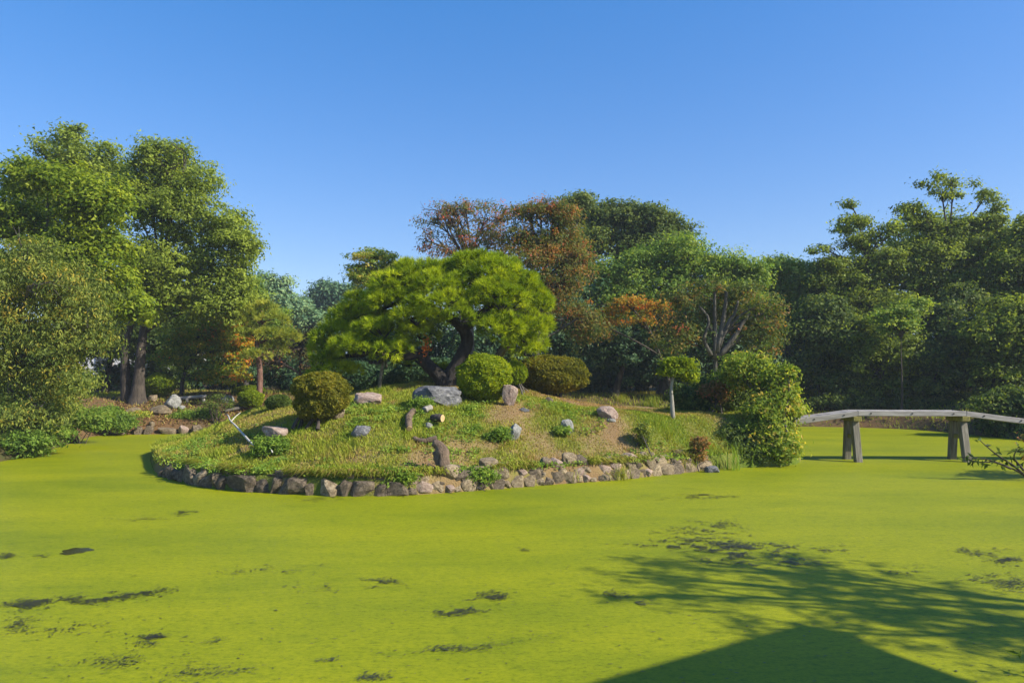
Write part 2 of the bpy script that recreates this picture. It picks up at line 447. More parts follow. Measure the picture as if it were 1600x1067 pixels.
M['debris'] = rough_mat('pond_debris', [(0.3, (0.012, 0.013, 0.008)), (0.7, (0.055, 0.055, 0.025))], 6, bump=0.0, rough=0.35, spec=0.5)
M['water_dark'] = rough_mat('open_water', [(0.3, (0.02, 0.022, 0.012)), (0.7, (0.05, 0.05, 0.03))], 2, bump=0.05, rough=0.12, spec=0.5)

# ------------------------------------------------------------------ terrain
POND = closed([(-13, 4.6), (-6, 4.2), (0, 4.3), (4.5, 4.2), (5.5, 5.4), (7.4, 8.6), (9.6, 12.2), (12.8, 16), (15.8, 19.2),
               (18.6, 22.5), (19.9, 26), (19.6, 29.5), (18.3, 32.6), (14, 34), (8, 32.5), (2, 31.2), (-4, 31.6), (-9, 30.6), (-13.5, 29.8),
               (-17.3, 28.9), (-16.6, 25.8), (-15.5, 22.4), (-15.0, 19.9), (-15.6, 16), (-17.5, 11), (-17, 7)])
ISLE_PTS = [(-10.1, 19.2), (-8.7, 17.1), (-6.75, 15.35), (-5.2, 14.7), (-3.77, 14.35), (-2.4, 14.35), (-1.5, 14.65), (-0.43, 15.15),
            (1.03, 15.85), (2.47, 16.5), (4.42, 17.7), (5.4, 18.4), (6.56, 18.8), (7.5, 19.0), (8.3, 19.8), (9.0, 21.5), (9.2, 23.5), (8.0, 25.8),
            (5, 27.6), (0, 28.4), (-4, 28.5), (-8, 27.6), (-11, 25.2), (-11.6, 22.4)]
ISLE = closed(ISLE_PTS)

def isle_h(x, y, s=None):
    if s is None: s = sdist(x, y, ISLE)
    rise = 0.38 + 0.17 * smooth(-5, 3, -np.asarray(x)) * 0
    z = rise * smooth(-0.12, 0.16, s) + 0.92 * smooth(0, 1, (s - 0.15) / (3.15 - 1.75 * smooth(0.5, 4.0, x)))
    z = z + 0.98 * np.exp(-(((x + 2.2) / 4.4) ** 2 + ((y - 21.6) / 3.6) ** 2)) * smooth(0.2, 2.5, s)
    z = z + 0.05 * fbm(x * 0.9, y * 0.9, 0, 5) * smooth(0.2, 1.5, s) + 0.015 * fbm(x * 4, y * 4, 0, 9)
    return np.where(s < -0.12, -0.6, z - 0.5 * smooth(0.0, -0.12, s))

def ground_h(x, y, d=None):
    if d is None: d = -sdist(x, y, POND)
    far = smooth(11, 22, y)
    z = 0.55 * smooth(0.0, 0.7, d) + (0.22 + 0.75 * far) * smooth(0.4, 6.0, d) + 0.30 * smooth(6, 30, d) * far
    z = z + 0.10 * fbm(np.asarray(x) * 0.25, np.asarray(y) * 0.25, 0, 21) * smooth(0.5, 4, d)
    return np.where(d < 0, -0.9 * smooth(0, -1.0, d), z)

def gnd(x, y):
    x, y = np.asarray(x, float), np.asarray(y, float)
    return np.maximum(isle_h(x, y), ground_h(x, y))

def hit(px, py, y0=8.0, y1=60.0):
    Y = np.arange(y0, y1, 0.03)
    X = (px - CX) / F * Y
    Z = H - (py - HY) / F * Y
    g = np.maximum(gnd(X, Y), 0)
    k = np.nonzero(Z <= g)[0]
    i = k[0] if len(k) else len(Y) - 1
    return np.array([X[i], Y[i], g[i]])

def lush(x, y):
    l = 0.41 + 0.40 * fbm(x * 0.75, y * 0.75, 0, 31) + 0.15 * fbm(x * 2.6, y * 2.6, 0, 33)
    l = l + 0.32 * smooth(-4.2, -6.5, x)
    l = l - 0.62 * np.exp(-(((x - 2.4) / 2.2) ** 2 + ((y - 21.6) / 1.6) ** 2))
    l = l - 0.12 * np.exp(-(((x - 1.6) / 3.0) ** 2 + ((y - 16.4) / 0.9) ** 2))
    l = l - 0.30 * np.exp(-(((x + 2.8) / 1.6) ** 2 + ((y - 15.4) / 0.7) ** 2))
    l = l + 0.5 * np.exp(-(((x - 4.8) / 3.3) ** 2 + ((y - 19.4) / 0.9) ** 2)) + .3 * smooth(5.5, 7, x)
    l = l + 0.38 * np.exp(-(((x + 2.5) / 2.2) ** 2 + ((y - 18.6) / 1.0) ** 2))
    return np.clip(l, 0, 1)

def lush_ground(x, y):
    l = 0.42 + 0.3 * fbm(x * 0.3, y * 0.3, 0, 41) + 0.12 * fbm(x * 2, y * 2, 0, 43)
    l = l - 0.30 * np.exp(-(((x + 15.5) / 5) ** 2 + ((y - 31.5) / 2.0) ** 2))
    return np.clip(l, 0, 1)

def axis(lo, hi, step, far, n=16):
    core = np.arange(lo, hi + step / 2, step)
    g = np.geomspace(step * 2, far, n)
    return np.concatenate([lo - g[::-1], core, hi + g])

def grid_mesh(name, xs, ys, hf, mat, lf=None, keep=None):
    X, Y = np.meshgrid(xs, ys)
    Z = hf(X, Y)
    nx, ny = len(xs), len(ys)
    V = np.stack([X, Y, Z], -1).reshape(-1, 3)
    i = np.arange(ny - 1)[:, None] * nx + np.arange(nx - 1)[None, :]
    Q = np.stack([i, i + 1, i + 1 + nx, i + nx], -1).reshape(-1, 4)
    if keep is not None:
        kv = keep(X, Y).ravel()
        Q = Q[kv[Q].any(axis=1)]
        used = np.unique(Q); rm = np.full(len(V), -1); rm[used] = np.arange(len(used))
        V = V[used]; Q = rm[Q]
    va = {'lush': lf(V[:, 0], V[:, 1])} if lf else None
    return link(name, make_mesh(name, V, [Q], mat, smooth_shade=True, vattr=va))

tag(grid_mesh('ground', axis(-40, 46, 0.3, 1500), axis(-8, 62, 0.3, 1500), ground_h, M['ground'], lush_ground), kind='structure',
    label='earth and grass banks around the pond')
tag(grid_mesh('island', np.arange(-13, 10.4, 0.1), np.arange(13.4, 29.4, 0.1), lambda x, y: isle_h(x, y), M['island'], lush,
              keep=lambda x, y: sdist(x, y, ISLE) > -0.35), kind='structure', label='grassy mound island with dry patches in the pond')
pond_V = np.array([[-24, 2, 0], [26, 2, 0], [26, 38, 0], [-24, 38, 0]], float)
tag(link('pond_water', make_mesh('pond_water', pond_V, [np.array([[0, 1, 2, 3]])], M['duckweed'])), kind='structure',
    label='pond surface wholly covered in yellow green duckweed')

# ------------------------------------------------------------------ foliage
def unit(a): return a / (np.linalg.norm(a, axis=-1, keepdims=True) + 1e-9)

def leaf_quads(C, N, L, aspect, rng, droop=0.0, fold=0.12, tri=False):
    n = len(C)
    t = rng.normal(size=(n, 3)); t[:, 2] -= droop * 2.0
    t = unit(t - N * np.sum(t * N, 1)[:, None])
    b = np.cross(N, t)
    L = np.asarray(L).reshape(-1, 1) * np.ones((n, 1)); W = L * aspect
    if tri:
        V = np.stack([C - t * L * .5 + b * W * .5, C - t * L * .5 - b * W * .5, C + t * L * .5 + N * L * fold], 1)
        return V.reshape(-1, 3), np.arange(3 * n).reshape(-1, 3)
    V = np.stack([C - t * L * .5, C + b * W * .5 + N * L * fold - t * L * .06, C + t * L * .5, C - b * W * .5 + N * L * fold - t * L * .06], 1)
    return V.reshape(-1, 3), np.arange(4 * n).reshape(-1, 4)

def world_lobes(lobes, Y, depth=0.9):
    out = []
    for l in lobes:
        px, py, rx, ry = l[:4]
        dy = l[4] if len(l) > 4 else 0.0
        yy = Y + dy; k = yy / F
        c = P(px, py, yy)
        out.append((c[0], c[1], c[2], rx * k, max(0.5 * (rx + ry), 0.7 * rx) * k * depth, ry * k))
    return np.array(out)

def crown_points(L, n, rng, shell=0.5, under=0.35):
    vol = (L[:, 3] * L[:, 4] + L[:, 3] * L[:, 5] + L[:, 4] * L[:, 5])
    i = rng.choice(len(L), n, p=vol / vol.sum())
    d = unit(rng.normal(size=(n, 3)))
    flip = (d[:, 2] < -0.25) & (rng.random(n) > under)
    d[flip, 2] *= -1
    r = 1 - shell * rng.random(n) ** 1.7
    r = r * (1 + 0.26 * vnoise(d[:, 0] * 2.2 + i * 3.7, d[:, 1] * 2.2, d[:, 2] * 2.2, 7) + 0.16 * vnoise(d[:, 0] * 5 + i * 3.7, d[:, 1] * 5, d[:, 2] * 5, 8))
    c = L[i, :3] + d * L[i, 3:6] * r[:, None]
    nrm = unit(d / L[i, 3:6])
    return c, nrm, i

def crown_mesh(name, L, base, mat, rng, clumps, per, clump_r, leaf, aspect=0.55, droop=0.15, up=0.5, tint0=0.45, tc=0.22, tl=0.18, tint_fn=None, shell=0.5, under=0.35, flat=0.6, floor=None, tri=False):
    c, nrm, i = crown_points(L, clumps, rng, shell, under)
    if floor is not None:
        k = c[:, 2] > floor; c, nrm, i = c[k], nrm[k], i[k]
    n = len(c)
    ct = tint0 + tc * rng.normal(size=n)
    if tint_fn is not None: ct = ct + tint_fn(c)
    cr = clump_r * (0.55 + 0.8 * rng.random(n))
    idx = np.repeat(np.arange(n), per)
    off = rng.normal(size=(n * per, 3)) * 0.5
    off[:, 2] *= flat
    C = c[idx] + off * cr[idx][:, None]
    N = unit(nrm[idx] * 0.55 + rng.normal(size=(n * per, 3)) * 0.55 + np.array([0, 0, up]) + off * 0.5)
    sz = leaf * (0.65 + 0.7 * rng.random(n * per))
    V, Q = leaf_quads(C - np.asarray(base), N, sz, aspect, rng, droop, tri=tri)
    t = ct[idx] + tl * rng.normal(size=n * per)
    return make_mesh(name, V, [Q], mat, tint=t), c, i

def limb(mb, a, b, r0, r1, rng, sides=6, n=6, arch=0.25, wob=0.06):
    d = b - a; ln = np.linalg.norm(d)
    p1 = a + d * 0.33 + np.array([0, 0, arch * ln * 0.5]) + rng.normal(size=3) * wob * ln
    p2 = a + d * 0.70 + np.array([0, 0, arch * ln * 0.35]) + rng.normal(size=3) * wob * ln
    pts = bez(a, p1, p2, b, n)
    mb.tube(pts, np.linspace(r0, r1, n), sides, caps=False)
    return pts

def tree(name, label, cat, base, L, leafmat, bark, clumps=300, per=60, clump_r=0.5, leaf=0.16, trunk_r=0.22, seed=1, top=None, fork=0.45, twigs=3,
         group=None, bend=0.15, twig_r=0.022, bare=0, limb_r=None, lean=None, kw_limbs=13, **kw):
    rng = np.random.default_rng(seed)
    base = np.asarray(base, float)
    root = empty(name, base, label, cat, group)
    zmax = (L[:, 2] + L[:, 5]).max()
    cen = np.average(L[:, :3], axis=0, weights=L[:, 3] * L[:, 5])
    if top is None:
        top = np.array([base[0] * .35 + cen[0] * .65, base[1] * .4 + cen[1] * .6, base[2] + (zmax - base[2]) * 0.72])
    mb = MB()
    a, d = base * 0, top - base
    a = np.array([0, 0, -0.25])
    q1 = d * np.array([.12, .12, .33]) + rng.normal(size=3) * bend * np.array([1, 1, 0])
    q2 = d * np.array([.55, .55, .66]) + rng.normal(size=3) * bend * np.array([1, 1, 0])
    tp = bez(a, q1, q2, d, 14)
    rr = trunk_r * (1 - 0.82 * np.linspace(0, 1, 14) ** 0.9)
    rr[0] *= 1.7; rr[1] *= 1.2
    mb.tube(tp, rr, 10, caps=False)
    me, c, ci = crown_mesh('crown', L, base, leafmat, rng, clumps, per, clump_r, leaf, **kw)
    zz = tp[:, 2]
    order = rng.permutation(len(L))[:kw_limbs]
    for k in order:
        lc = L[k, :3] - base
        want = max(fork * zz[-1], lc[2] - 0.55 * np.hypot(lc[0] - d[0] * .5, lc[1] - d[1] * .5) - 0.4 * L[k, 5])
        j = int(np.clip(np.searchsorted(zz, want), 3, 12))
        r0 = (limb_r or rr[j] * 0.6)
        pts = limb(mb, tp[j], lc, r0, 0.035, rng, 6, 8)
        sel = np.nonzero(ci == k)[0]
        rng.shuffle(sel)
        for s in sel[:twigs]:
            st = pts[rng.integers(4, 8)]
            limb(mb, st, c[s] - base, twig_r * 1.5, twig_r * 0.5, rng, 4, 5, 0.12, 0.09)
        for s in range(bare):
            dd = unit(rng.normal(size=3) + np.array([0, 0, 0.4])) * L[k, 3:6] * (1.0 + 0.35 * rng.random())
            e = lc + dd
            tw = limb(mb, pts[rng.integers(4, 8)], e, twig_r * 1.3, twig_r * 0.35, rng, 4, 6, 0.1, 0.12)
            for q in range(3):
                s0 = tw[rng.integers(2, 5)]
                limb(mb, s0, s0 + unit(rng.normal(size=3) + dd) * 0.45 * np.linalg.norm(dd), twig_r * .7, twig_r * .3, rng, 3, 4, 0.05, 0.12)
    mb.build('trunk', bark, root, smooth_shade=True)
    link('crown', me, root)
    return root

def bush(name, label, cat, base, L, leafmat, clumps, leaf, seed, stems=5, stem_r=0.03, bark=None, group=None, clipped=True, per=1, clump_r=0.12, aspect=0.55, droop=0.0, flatten=None, tint0=.5, tc=.16, tl=.16, shell=0.16, spread=0.25, tint_fn=None, up=0.25, **kw):
    rng = np.random.default_rng(seed)
    base = np.asarray(base, float)
    root = empty(name, base, label, cat, group)
    if clipped:
        vol = (L[:, 3] * L[:, 4] + L[:, 3] * L[:, 5] + L[:, 4] * L[:, 5])
        i = rng.choice(len(L), clumps, p=vol / vol.sum())
        d = unit(rng.normal(size=(clumps, 3)))
        r = 1 - shell * rng.random(clumps) ** 2
        r = r * (1 + 0.105 * fbm(d[:, 0] * 3.2 + i * 5, d[:, 1] * 3.2, d[:, 2] * 3.2, seed, 3)) + 0.09 * rng.random(clumps) * (rng.random(clumps) > 0.96)
        c = L[i, :3] + d * L[i, 3:6] * r[:, None]
        k = np.ones(clumps, bool)
        for j in range(len(L)):   # leave out what lies deep in a neighbouring lobe
            k &= (np.linalg.norm((c - L[j, :3]) / L[j, 3:6], axis=1) > 0.78) | (i == j)
        if flatten is not None: k &= c[:, 2] > flatten
        c, d, i = c[k], d[k], i[k]; n = len(c)
        N = unit(unit(d / L[i, 3:6]) * 0.8 + rng.normal(size=(n, 3)) * 0.75 + np.array([0, 0, up]))
        V, Q = leaf_quads(c - base, N, leaf * (0.6 + 0.8 * rng.random(n)), aspect, rng, droop)
        t = tint0 + tc * fbm(c[:, 0] * 2.2, c[:, 1] * 2.2, c[:, 2] * 2.2, seed) + tl * rng.normal(size=n)
        if tint_fn is not None: t = t + tint_fn(c)
        me = make_mesh('foliage', V, [Q], leafmat, tint=t)
    else:
        rs = np.random.default_rng(seed + 77); LL = []
        for l in L:
            for q in range(3):
                o = unit(rs.normal(size=3)) * l[3:6] * .55 * rs.random(); sc = .55 + .35 * rs.random()
                LL.append([*(l[:3] + o), *(l[3:6] * sc)])
        L = np.array(LL)
        me, c, i = crown_mesh('foliage', L, base, leafmat, rng, clumps, per, clump_r, leaf, aspect=aspect, droop=droop, tint0=tint0, tc=tc, tl=tl, tint_fn=tint_fn, floor=flatten, shell=shell, up=up, **kw)
    link('foliage', me, root)
    mb = MB()
    for s in range(stems):
        j = rng.integers(len(L))
        e = L[j, :3] - base + rng.normal(size=3) * L[j, 3:6] * 0.3
        st = np.array([rng.normal() * spread, rng.normal() * spread, -0.12])
        limb(mb, st, e, stem_r, stem_r * .45, rng, 6, 6, 0.05, 0.08)
        for q in range(3):
            e2 = L[rng.integers(len(L)), :3] - base + unit(rng.normal(size=3)) * L[j, 3:6] * 0.75
            limb(mb, st * .4 + e * .6, e2, stem_r * .5, stem_r * .2, rng, 4, 5, 0.05, 0.08)
    if mb.n: mb.build('stem', bark or M['bark_grey'], root, smooth_shade=True)
    return root

def ground_at(px, Y):
    x = (px - CX) / F * Y
    return np.array([x, Y, float(gnd(x, Y))])

# ------------------------------------------------------------------ left bank trees
def T(name, label, bpx, Y, lobes, mat, bark, depth=0.9, cat='tree', grow=1.1, **kw):
    lobes = [(l[0], l[1], l[2] * grow, l[3] * grow, *l[4:]) for l in lobes]
    rs = np.random.default_rng(kw.get('seed', 1) + 900); nl = []
    for l in lobes:
        for q in range(4 if l[2] > 22 else 2):
            a, rr_ = rs.uniform(0, 6.283), .5 * rs.random() ** .6
            sc = .60 + .34 * rs.random()
            nl.append((l[0] + l[2] * rr_ * math.cos(a) * 1.15, l[1] + l[3] * rr_ * math.sin(a) * 1.15, l[2] * sc, l[3] * sc, (l[4] if len(l) > 4 else 0) + rs.normal() * l[2] * .25 * Y / F))
    lobes = nl
    kw['clumps'] = int(kw.get('clumps', 300) * 1.75); kw.setdefault('tri', Y > 24); kw['aspect'] = kw.get('aspect', .55) * (1.15 if Y > 24 else 1); kw['twigs'] = max(1, kw.get('twigs', 3) // 2); kw['bare'] = (kw.get('bare', 0) + 1) // 2; kw.setdefault('limb_r', .05); kw.setdefault('tc', .22)
    kw['per'] = int(kw.get('per', 60) * 1.25); kw['leaf'] = kw.get('leaf', .16) * .84; kw['clump_r'] = kw.get('clump_r', .5) * .92; kw['tc'] = kw.get('tc', .22) * 1.15
    return tree(name, label, cat, ground_at(bpx, Y), world_lobes(lobes, Y, depth), mat, bark, **kw)

GL, GC, GR = 'trees on the left bank', 'trees behind the island', 'trees on the shaded right bank'
T('overhanging_tree', 'olive green tree with yellowing drooping leaves overhanging the left end of the pond', 10, 22.0,
  [(50, 420, 85, 55), (20, 500, 90, 65), (95, 480, 65, 55), (120, 545, 60, 50), (55, 570, 80, 55), (110, 600, 40, 35, -.6), (20, 640, 70, 45), (60, 660, 55, 30, -.4), (10, 560, 60, 60, 2), (15, 450, 60, 50, 2)],
  M['lf_olive'], M['bark_grey'], clumps=620, per=34, clump_r=0.42, leaf=0.15, aspect=0.38, droop=0.9, up=0.25, trunk_r=0.16, seed=11, twigs=9, group=GL, bare=1, tint0=.45, tc=.24)
T('maple_tree', 'bright yellow green broadleaf tree high behind the drooping tree at left', 60, 26.5,
  [(60, 285, 60, 32), (40, 350, 75, 50), (125, 335, 62, 42), (95, 400, 70, 45), (165, 395, 45, 40), (195, 455, 38, 38), (140, 455, 55, 45), (212, 482, 26, 20, -.5), (20, 440, 60, 60)],
  M['lf_bright'], M['bark_grey'], clumps=560, per=44, clump_r=0.5, leaf=0.17, aspect=0.6, trunk_r=0.24, seed=12, group=GL, tint0=.5, tc=.24)
T('tall_tree', 'tall dark green tree with a wispy top behind the bright maple at left', 100, 36.0,
  [(112, 262, 48, 36), (70, 268, 40, 32), (165, 275, 45, 42), (110, 225, 22, 16), (108, 208, 11, 14), (125, 206, 9, 7), (60, 232, 16, 12), (52, 220, 9, 5), (120, 320, 70, 50), (60, 330, 60, 60), (165, 240, 16, 12)],
  M['lf_camphor'], M['bark_grey'], clumps=430, per=42, clump_r=0.6, leaf=0.2, trunk_r=0.3, seed=13, group=GL, bare=1, tint0=.5)
T('camphor_tree', 'huge rounded green tree with a thick twin trunk standing on the left bank', 214, 33.0,
  [(240, 262, 52, 40), (295, 285, 45, 45), (225, 330, 60, 52), (300, 345, 58, 48), (350, 372, 42, 36), (378, 392, 26, 26), (255, 400, 60, 45), (325, 425, 58, 42), (370, 440, 26, 30), (270, 470, 60, 34),
   (215, 430, 45, 45), (335, 480, 45, 28), (275, 235, 24, 16), (385, 480, 26, 24, 1.5)],
  M['lf_camphor'], M['bark_dark'], clumps=900, per=42, clump_r=0.52, leaf=0.17, trunk_r=0.31, seed=14, group=GL, twigs=5, tint0=.58, tc=.2, fork=0.33, top=P(255, 400, 33), bare=1)
# the second stem of the twin trunk
_cam = bpy.data.objects['camphor_tree']
mb = MB(); rng = np.random.default_rng(5)
b0 = np.array(_cam.location)
mb.tube(spline([np.array([-.55, .1, -.2]), np.array([-.62, .1, 1.3]), np.array([-.55, 0, 2.8]), np.array([-.2, .2, 4.6]), P(225, 380, 33.4) - b0], 10), np.linspace(.26, .08, 10), 9, False)
mb.build('stem', M['bark_dark'], _cam, True)

T('understorey_maple', 'low spreading maple with green leaves tipped orange beside the huge trunk', 285, 35.0,
  [(300, 530, 55, 26), (335, 555, 50, 24), (280, 570, 40, 20), (360, 535, 30, 22), (350, 580, 38, 18), (376, 562, 18, 26), (320, 590, 36, 14), (345, 515, 36, 18)],
  M['lf_maple'], M['bark_dark'], clumps=420, per=40, clump_r=0.42, leaf=0.13, aspect=0.6, trunk_r=0.13, seed=15, group=GL, fork=.25, tint0=.38, tc=.15,
  tint_fn=lambda c: 0.30 * smooth(-16.2, -14.0, c[:, 0]) * (0.6 + 0.8 * vnoise(c[:, 0] * 1.3, c[:, 2] * 1.3, 0, 3)), flat=0.35)
T('shade_tree', 'dark leafy tree in shade between the drooping tree and the twin trunk', 165, 39.0,
  [(150, 510, 60, 40), (190, 530, 45, 35), (120, 550, 50, 40), (240, 520, 50, 36), (260, 560, 40, 30)], M['lf_dark'], M['bark_dark'], clumps=330, per=44, clump_r=0.6, leaf=0.2, trunk_r=0.2, seed=16, group=GL)
T('hazel_tree', 'greyish green tree filling the gap right of the huge rounded tree', 385, 42.0,
  [(385, 460, 35, 30), (360, 500, 45, 30), (400, 510, 40, 26), (420, 540, 36, 28), (300, 540, 60, 40)], M['lf_mid'], M['bark_grey'], clumps=330, per=44, clump_r=0.6, leaf=0.2, trunk_r=0.2, seed=17, group=GL, tint0=.35)
T('evergreen_tree', 'rounded dark evergreen beyond the small red pine', 425, 64.0,
  [(420, 465, 30, 28), (450, 490, 34, 32), (400, 490, 30, 30), (475, 520, 26, 30), (430, 525, 45, 35)], M['lf_far_hazy'], M['bark_dark'], clumps=420, per=36, clump_r=0.85, leaf=0.34, trunk_r=0.3, seed=18, group=GL, tint0=.55)
T('evergreen_tree', 'slim pointed evergreen peeking over the far treetops left of the big pine', 474, 78.0,
  [(474, 474, 6, 10), (474, 492, 12, 16), (475, 515, 18, 18)], M['lf_far_hazy'], M['bark_dark'], clumps=120, per=30, clump_r=0.8, leaf=0.34, trunk_r=0.2, seed=19, group=GL, tint0=.5)
T('evergreen_tree', 'bluish dark far tree touching the left edge of the big pine crown', 520, 84.0,
  [(510, 470, 25, 20), (540, 460, 30, 16), (500, 500, 26, 26), (545, 495, 40, 30), (520, 530, 50, 30)], M['lf_far_hazy'], M['bark_dark'], clumps=420, per=34, clump_r=1.1, leaf=0.42, trunk_r=0.4, seed=20, group=GL, tint0=.22)
T('reddish_tree', 'thin twiggy tree with sparse reddish leaves left of the big pine', 465, 36.0,
  [(455, 550, 38, 30), (485, 530, 22, 24), (430, 565, 25, 22), (490, 570, 25, 25)], M['lf_red'], M['bark_dark'], clumps=90, per=12, clump_r=0.4, leaf=0.12, trunk_r=0.13, seed=21, group=GL, bare=12, twigs=14, tint0=.3, fork=.3)

# ------------------------------------------------------------------ pines
def needle_mesh(name, tufts, dirs, base, mat, rng, per=16, length=0.2, width=0.016, spread=0.75, tint=None):
    n = len(tufts)
    idx = np.repeat(np.arange(n), per)
    d = unit(dirs[idx] + rng.normal(size=(n * per, 3)) * spread * 0.7)
    s = unit(np.cross(d, rng.normal(size=(n * per, 3))))
    ln = length * (0.7 + 0.5 * rng.random((n * per, 1)))
    b = tufts[idx] - np.asarray(base) + rng.normal(size=(n * per, 3)) * 0.012
    V = np.stack([b - s * width * .5, b + s * width * .5, b + d * ln], 1).reshape(-1, 3)
    t = tint[idx] + 0.12 * rng.normal(size=n * per)
    return make_mesh(name, V, [np.arange(3 * n * per).reshape(-1, 3)], mat, tint=t)

def pine_pads(L, bumps_per_m2, tufts_per_bump, bump_r, rng, under=0.25):
    Ts, Ds, Tn = [], [], []
    for l in L:
        area = 2 * math.pi * ((l[3] * l[4]) ** 1.6 / 3 + (l[3] * l[5]) ** 1.6 / 3 + (l[4] * l[5]) ** 1.6 / 3) ** (1 / 1.6) * 1.4
        n = max(8, int(area * bumps_per_m2))
        d = unit(rng.normal(size=(n, 3)))
        f = (d[:, 2] < -0.1) & (rng.random(n) > under); d[f, 2] *= -1
        c = l[:3] + d * l[3:6] * (1 - 0.25 * rng.random(n)[:, None] ** 1.5)
        out = unit(unit(d / l[3:6]) + np.array([0, 0, 0.55]))
        bt = 0.5 + 0.2 * rng.normal(size=n)
        m = tufts_per_bump
        i = np.repeat(np.arange(n), m)
        e = unit(rng.normal(size=(n * m, 3)) + out[i] * 1.1)
        rr = bump_r * (0.7 + 0.6 * rng.random(n))[i][:, None]
        Ts.append(c[i] + e * rr * np.array([1, 1, .7]) - out[i] * rr * 0.35)
        Ds.append(unit(e * 0.7 + out[i] * 0.7)); Tn.append(bt[i])
    return np.vstack(Ts), np.vstack(Ds), np.concatenate(Tn)

PY = 21.0
pads = [(745, 410, 46, 18), (768, 425, 42, 22, -.3), (715, 420, 22, 20, .8), (655, 425, 52, 20), (625, 440, 40, 22, -.4), (690, 445, 36, 26, -.7), (800, 440, 38, 24), (690, 472, 50, 22, -1.0),
        (825, 470, 33, 26), (785, 468, 35, 24, -.8), (828, 508, 30, 26, -.3), (785, 508, 32, 22, -.9), (820, 538, 32, 20, -.4), (765, 448, 26, 16, -.9), (720, 490, 22, 12, -1.3),
        (620, 470, 45, 22, -.5), (575, 470, 35, 18, .2), (650, 492, 42, 16, -.9), (560, 492, 40, 22), (600, 512, 48, 18, -.6), (530, 522, 36, 20, -.1), (512, 545, 32, 18, .3),
        (562, 536, 42, 14, -.7), (600, 543, 38, 10, -1.0), (500, 562, 22, 15, -.2), (530, 575, 30, 12, -.3), (505, 580, 16, 9, 0), (655, 515, 30, 14, .5), (640, 560, 22, 9, .9), (690, 575, 24, 8, .9),
        (760, 415, 50, 20, 1.6), (690, 430, 60, 24, 1.8), (800, 460, 45, 35, 1.6), (620, 460, 50, 26, 1.6), (560, 505, 50, 26, 1.6), (740, 470, 40, 20, 1.4), (820, 520, 30, 26, 1.4)]
PB = ground_at(697, PY)
pine = empty('pine_tree', PB, 'large spreading cloud pruned pine with a leaning dark trunk on the island mound', 'pine tree')
rng = np.random.default_rng(77)
PL = world_lobes([(q[0], q[1] + 6, *q[2:]) for q in pads], PY, 0.8)
ts, ds, tn = pine_pads(PL, 12.0, 11, 0.23, rng, .4)
link('crown', needle_mesh('crown', ts, ds, PB, M['needle_main'], rng, per=17, length=0.19, width=0.018, tint=tn), pine)

def pt(px, py, dy=0.0): return P(px, py, PY + dy) - PB
mb = MB()
main = spline([pt(700, 606), pt(706, 585), pt(722, 555, -.1), pt(730, 532, -.1), pt(722, 512, -.2), pt(705, 498, -.2), pt(682, 486, -.2), pt(655, 472), pt(630, 455)], 26)
mb.tube(main, np.concatenate([np.linspace(.36, .22, 6), np.linspace(.21, .18, 8), np.linspace(.17, .06, 12)]), 11, False)
low = spline([pt(697, 604, -.1), pt(684, 585, -.2), pt(668, 570, -.3), pt(656, 553, -.4), pt(640, 556, -.5), pt(622, 556, -.6), pt(600, 553, -.6), pt(575, 552, -.5), pt(545, 556, -.2), pt(515, 560)], 26)
mb.tube(low, np.concatenate([np.linspace(.24, .16, 10), np.linspace(.15, .045, 16)]), 10, False)
rgt = spline([pt(720, 512, -.2), pt(738, 502, -.3), pt(752, 493, -.3), pt(765, 478, -.2), pt(785, 462), pt(800, 448)], 14)
mb.tube(rgt, np.linspace(.19, .06, 14), 9, False)
up = spline([pt(724, 510, -.2), pt(728, 480), pt(735, 450, .2), pt(742, 420, .3)], 10)
mb.tube(up, np.linspace(.16, .05, 10), 8, False)
for e, s in (((815, 515, -.2), (760, 495, -.3)), ((820, 535, -.3), (752, 500, -.2)), ((585, 470), (640, 470)), ((620, 512, -.4), (680, 488)), ((560, 500), (630, 470)),
             ((530, 525), (590, 553, -.6)), ((580, 530, -.4), (608, 553, -.6)), ((660, 430), (660, 474)), ((715, 430, .4), (728, 470)), ((640, 560, .9), (690, 590)), ((690, 575, .9), (705, 590))):
    limb(mb, pt(*s), pt(*e), .085, .03, rng, 6, 7, 0.15, 0.05)
for k in range(150):
    l = PL[rng.integers(len(PL))]
    c = l[:3] - PB
    limb(mb, c - np.array([0, 0, l[5] * .6]), c + rng.normal(size=3) * l[3:6] * .55, .03, .01, rng, 4, 5, 0.1, 0.1)
curl = spline([pt(597, 553, -.6), pt(597, 562, -.65), pt(588, 567, -.7), pt(576, 566, -.7)], 8)
mb.tube(curl, np.linspace(.09, .05, 8), 7)
mb.build('trunk', M['bark_black'], pine, True)
mb = MB()
mb.tube(spline([pt(770, 585, .2), pt(776, 562, 0), pt(785, 548, -.1), pt(795, 537, -.2)], 8), np.linspace(.16, .11, 8), 9)
mb.build('pruned_limb', M['bark_mossy'], pine, True)
mb = MB()
c0 = pt(664, 544, -.5)
rg = np.random.default_rng(4)
C = c0 + rg.normal(size=(90, 3)) * np.array([.09, .09, .16])
V, Q = leaf_quads(C, unit(rg.normal(size=(90, 3))), .09, .5, rg)
tag(link('dead_needles', make_mesh('dead_needles', V, [Q], M['lf_orange'], tint=.8 + .15 * rg.normal(size=90)), pine), kind='stuff')

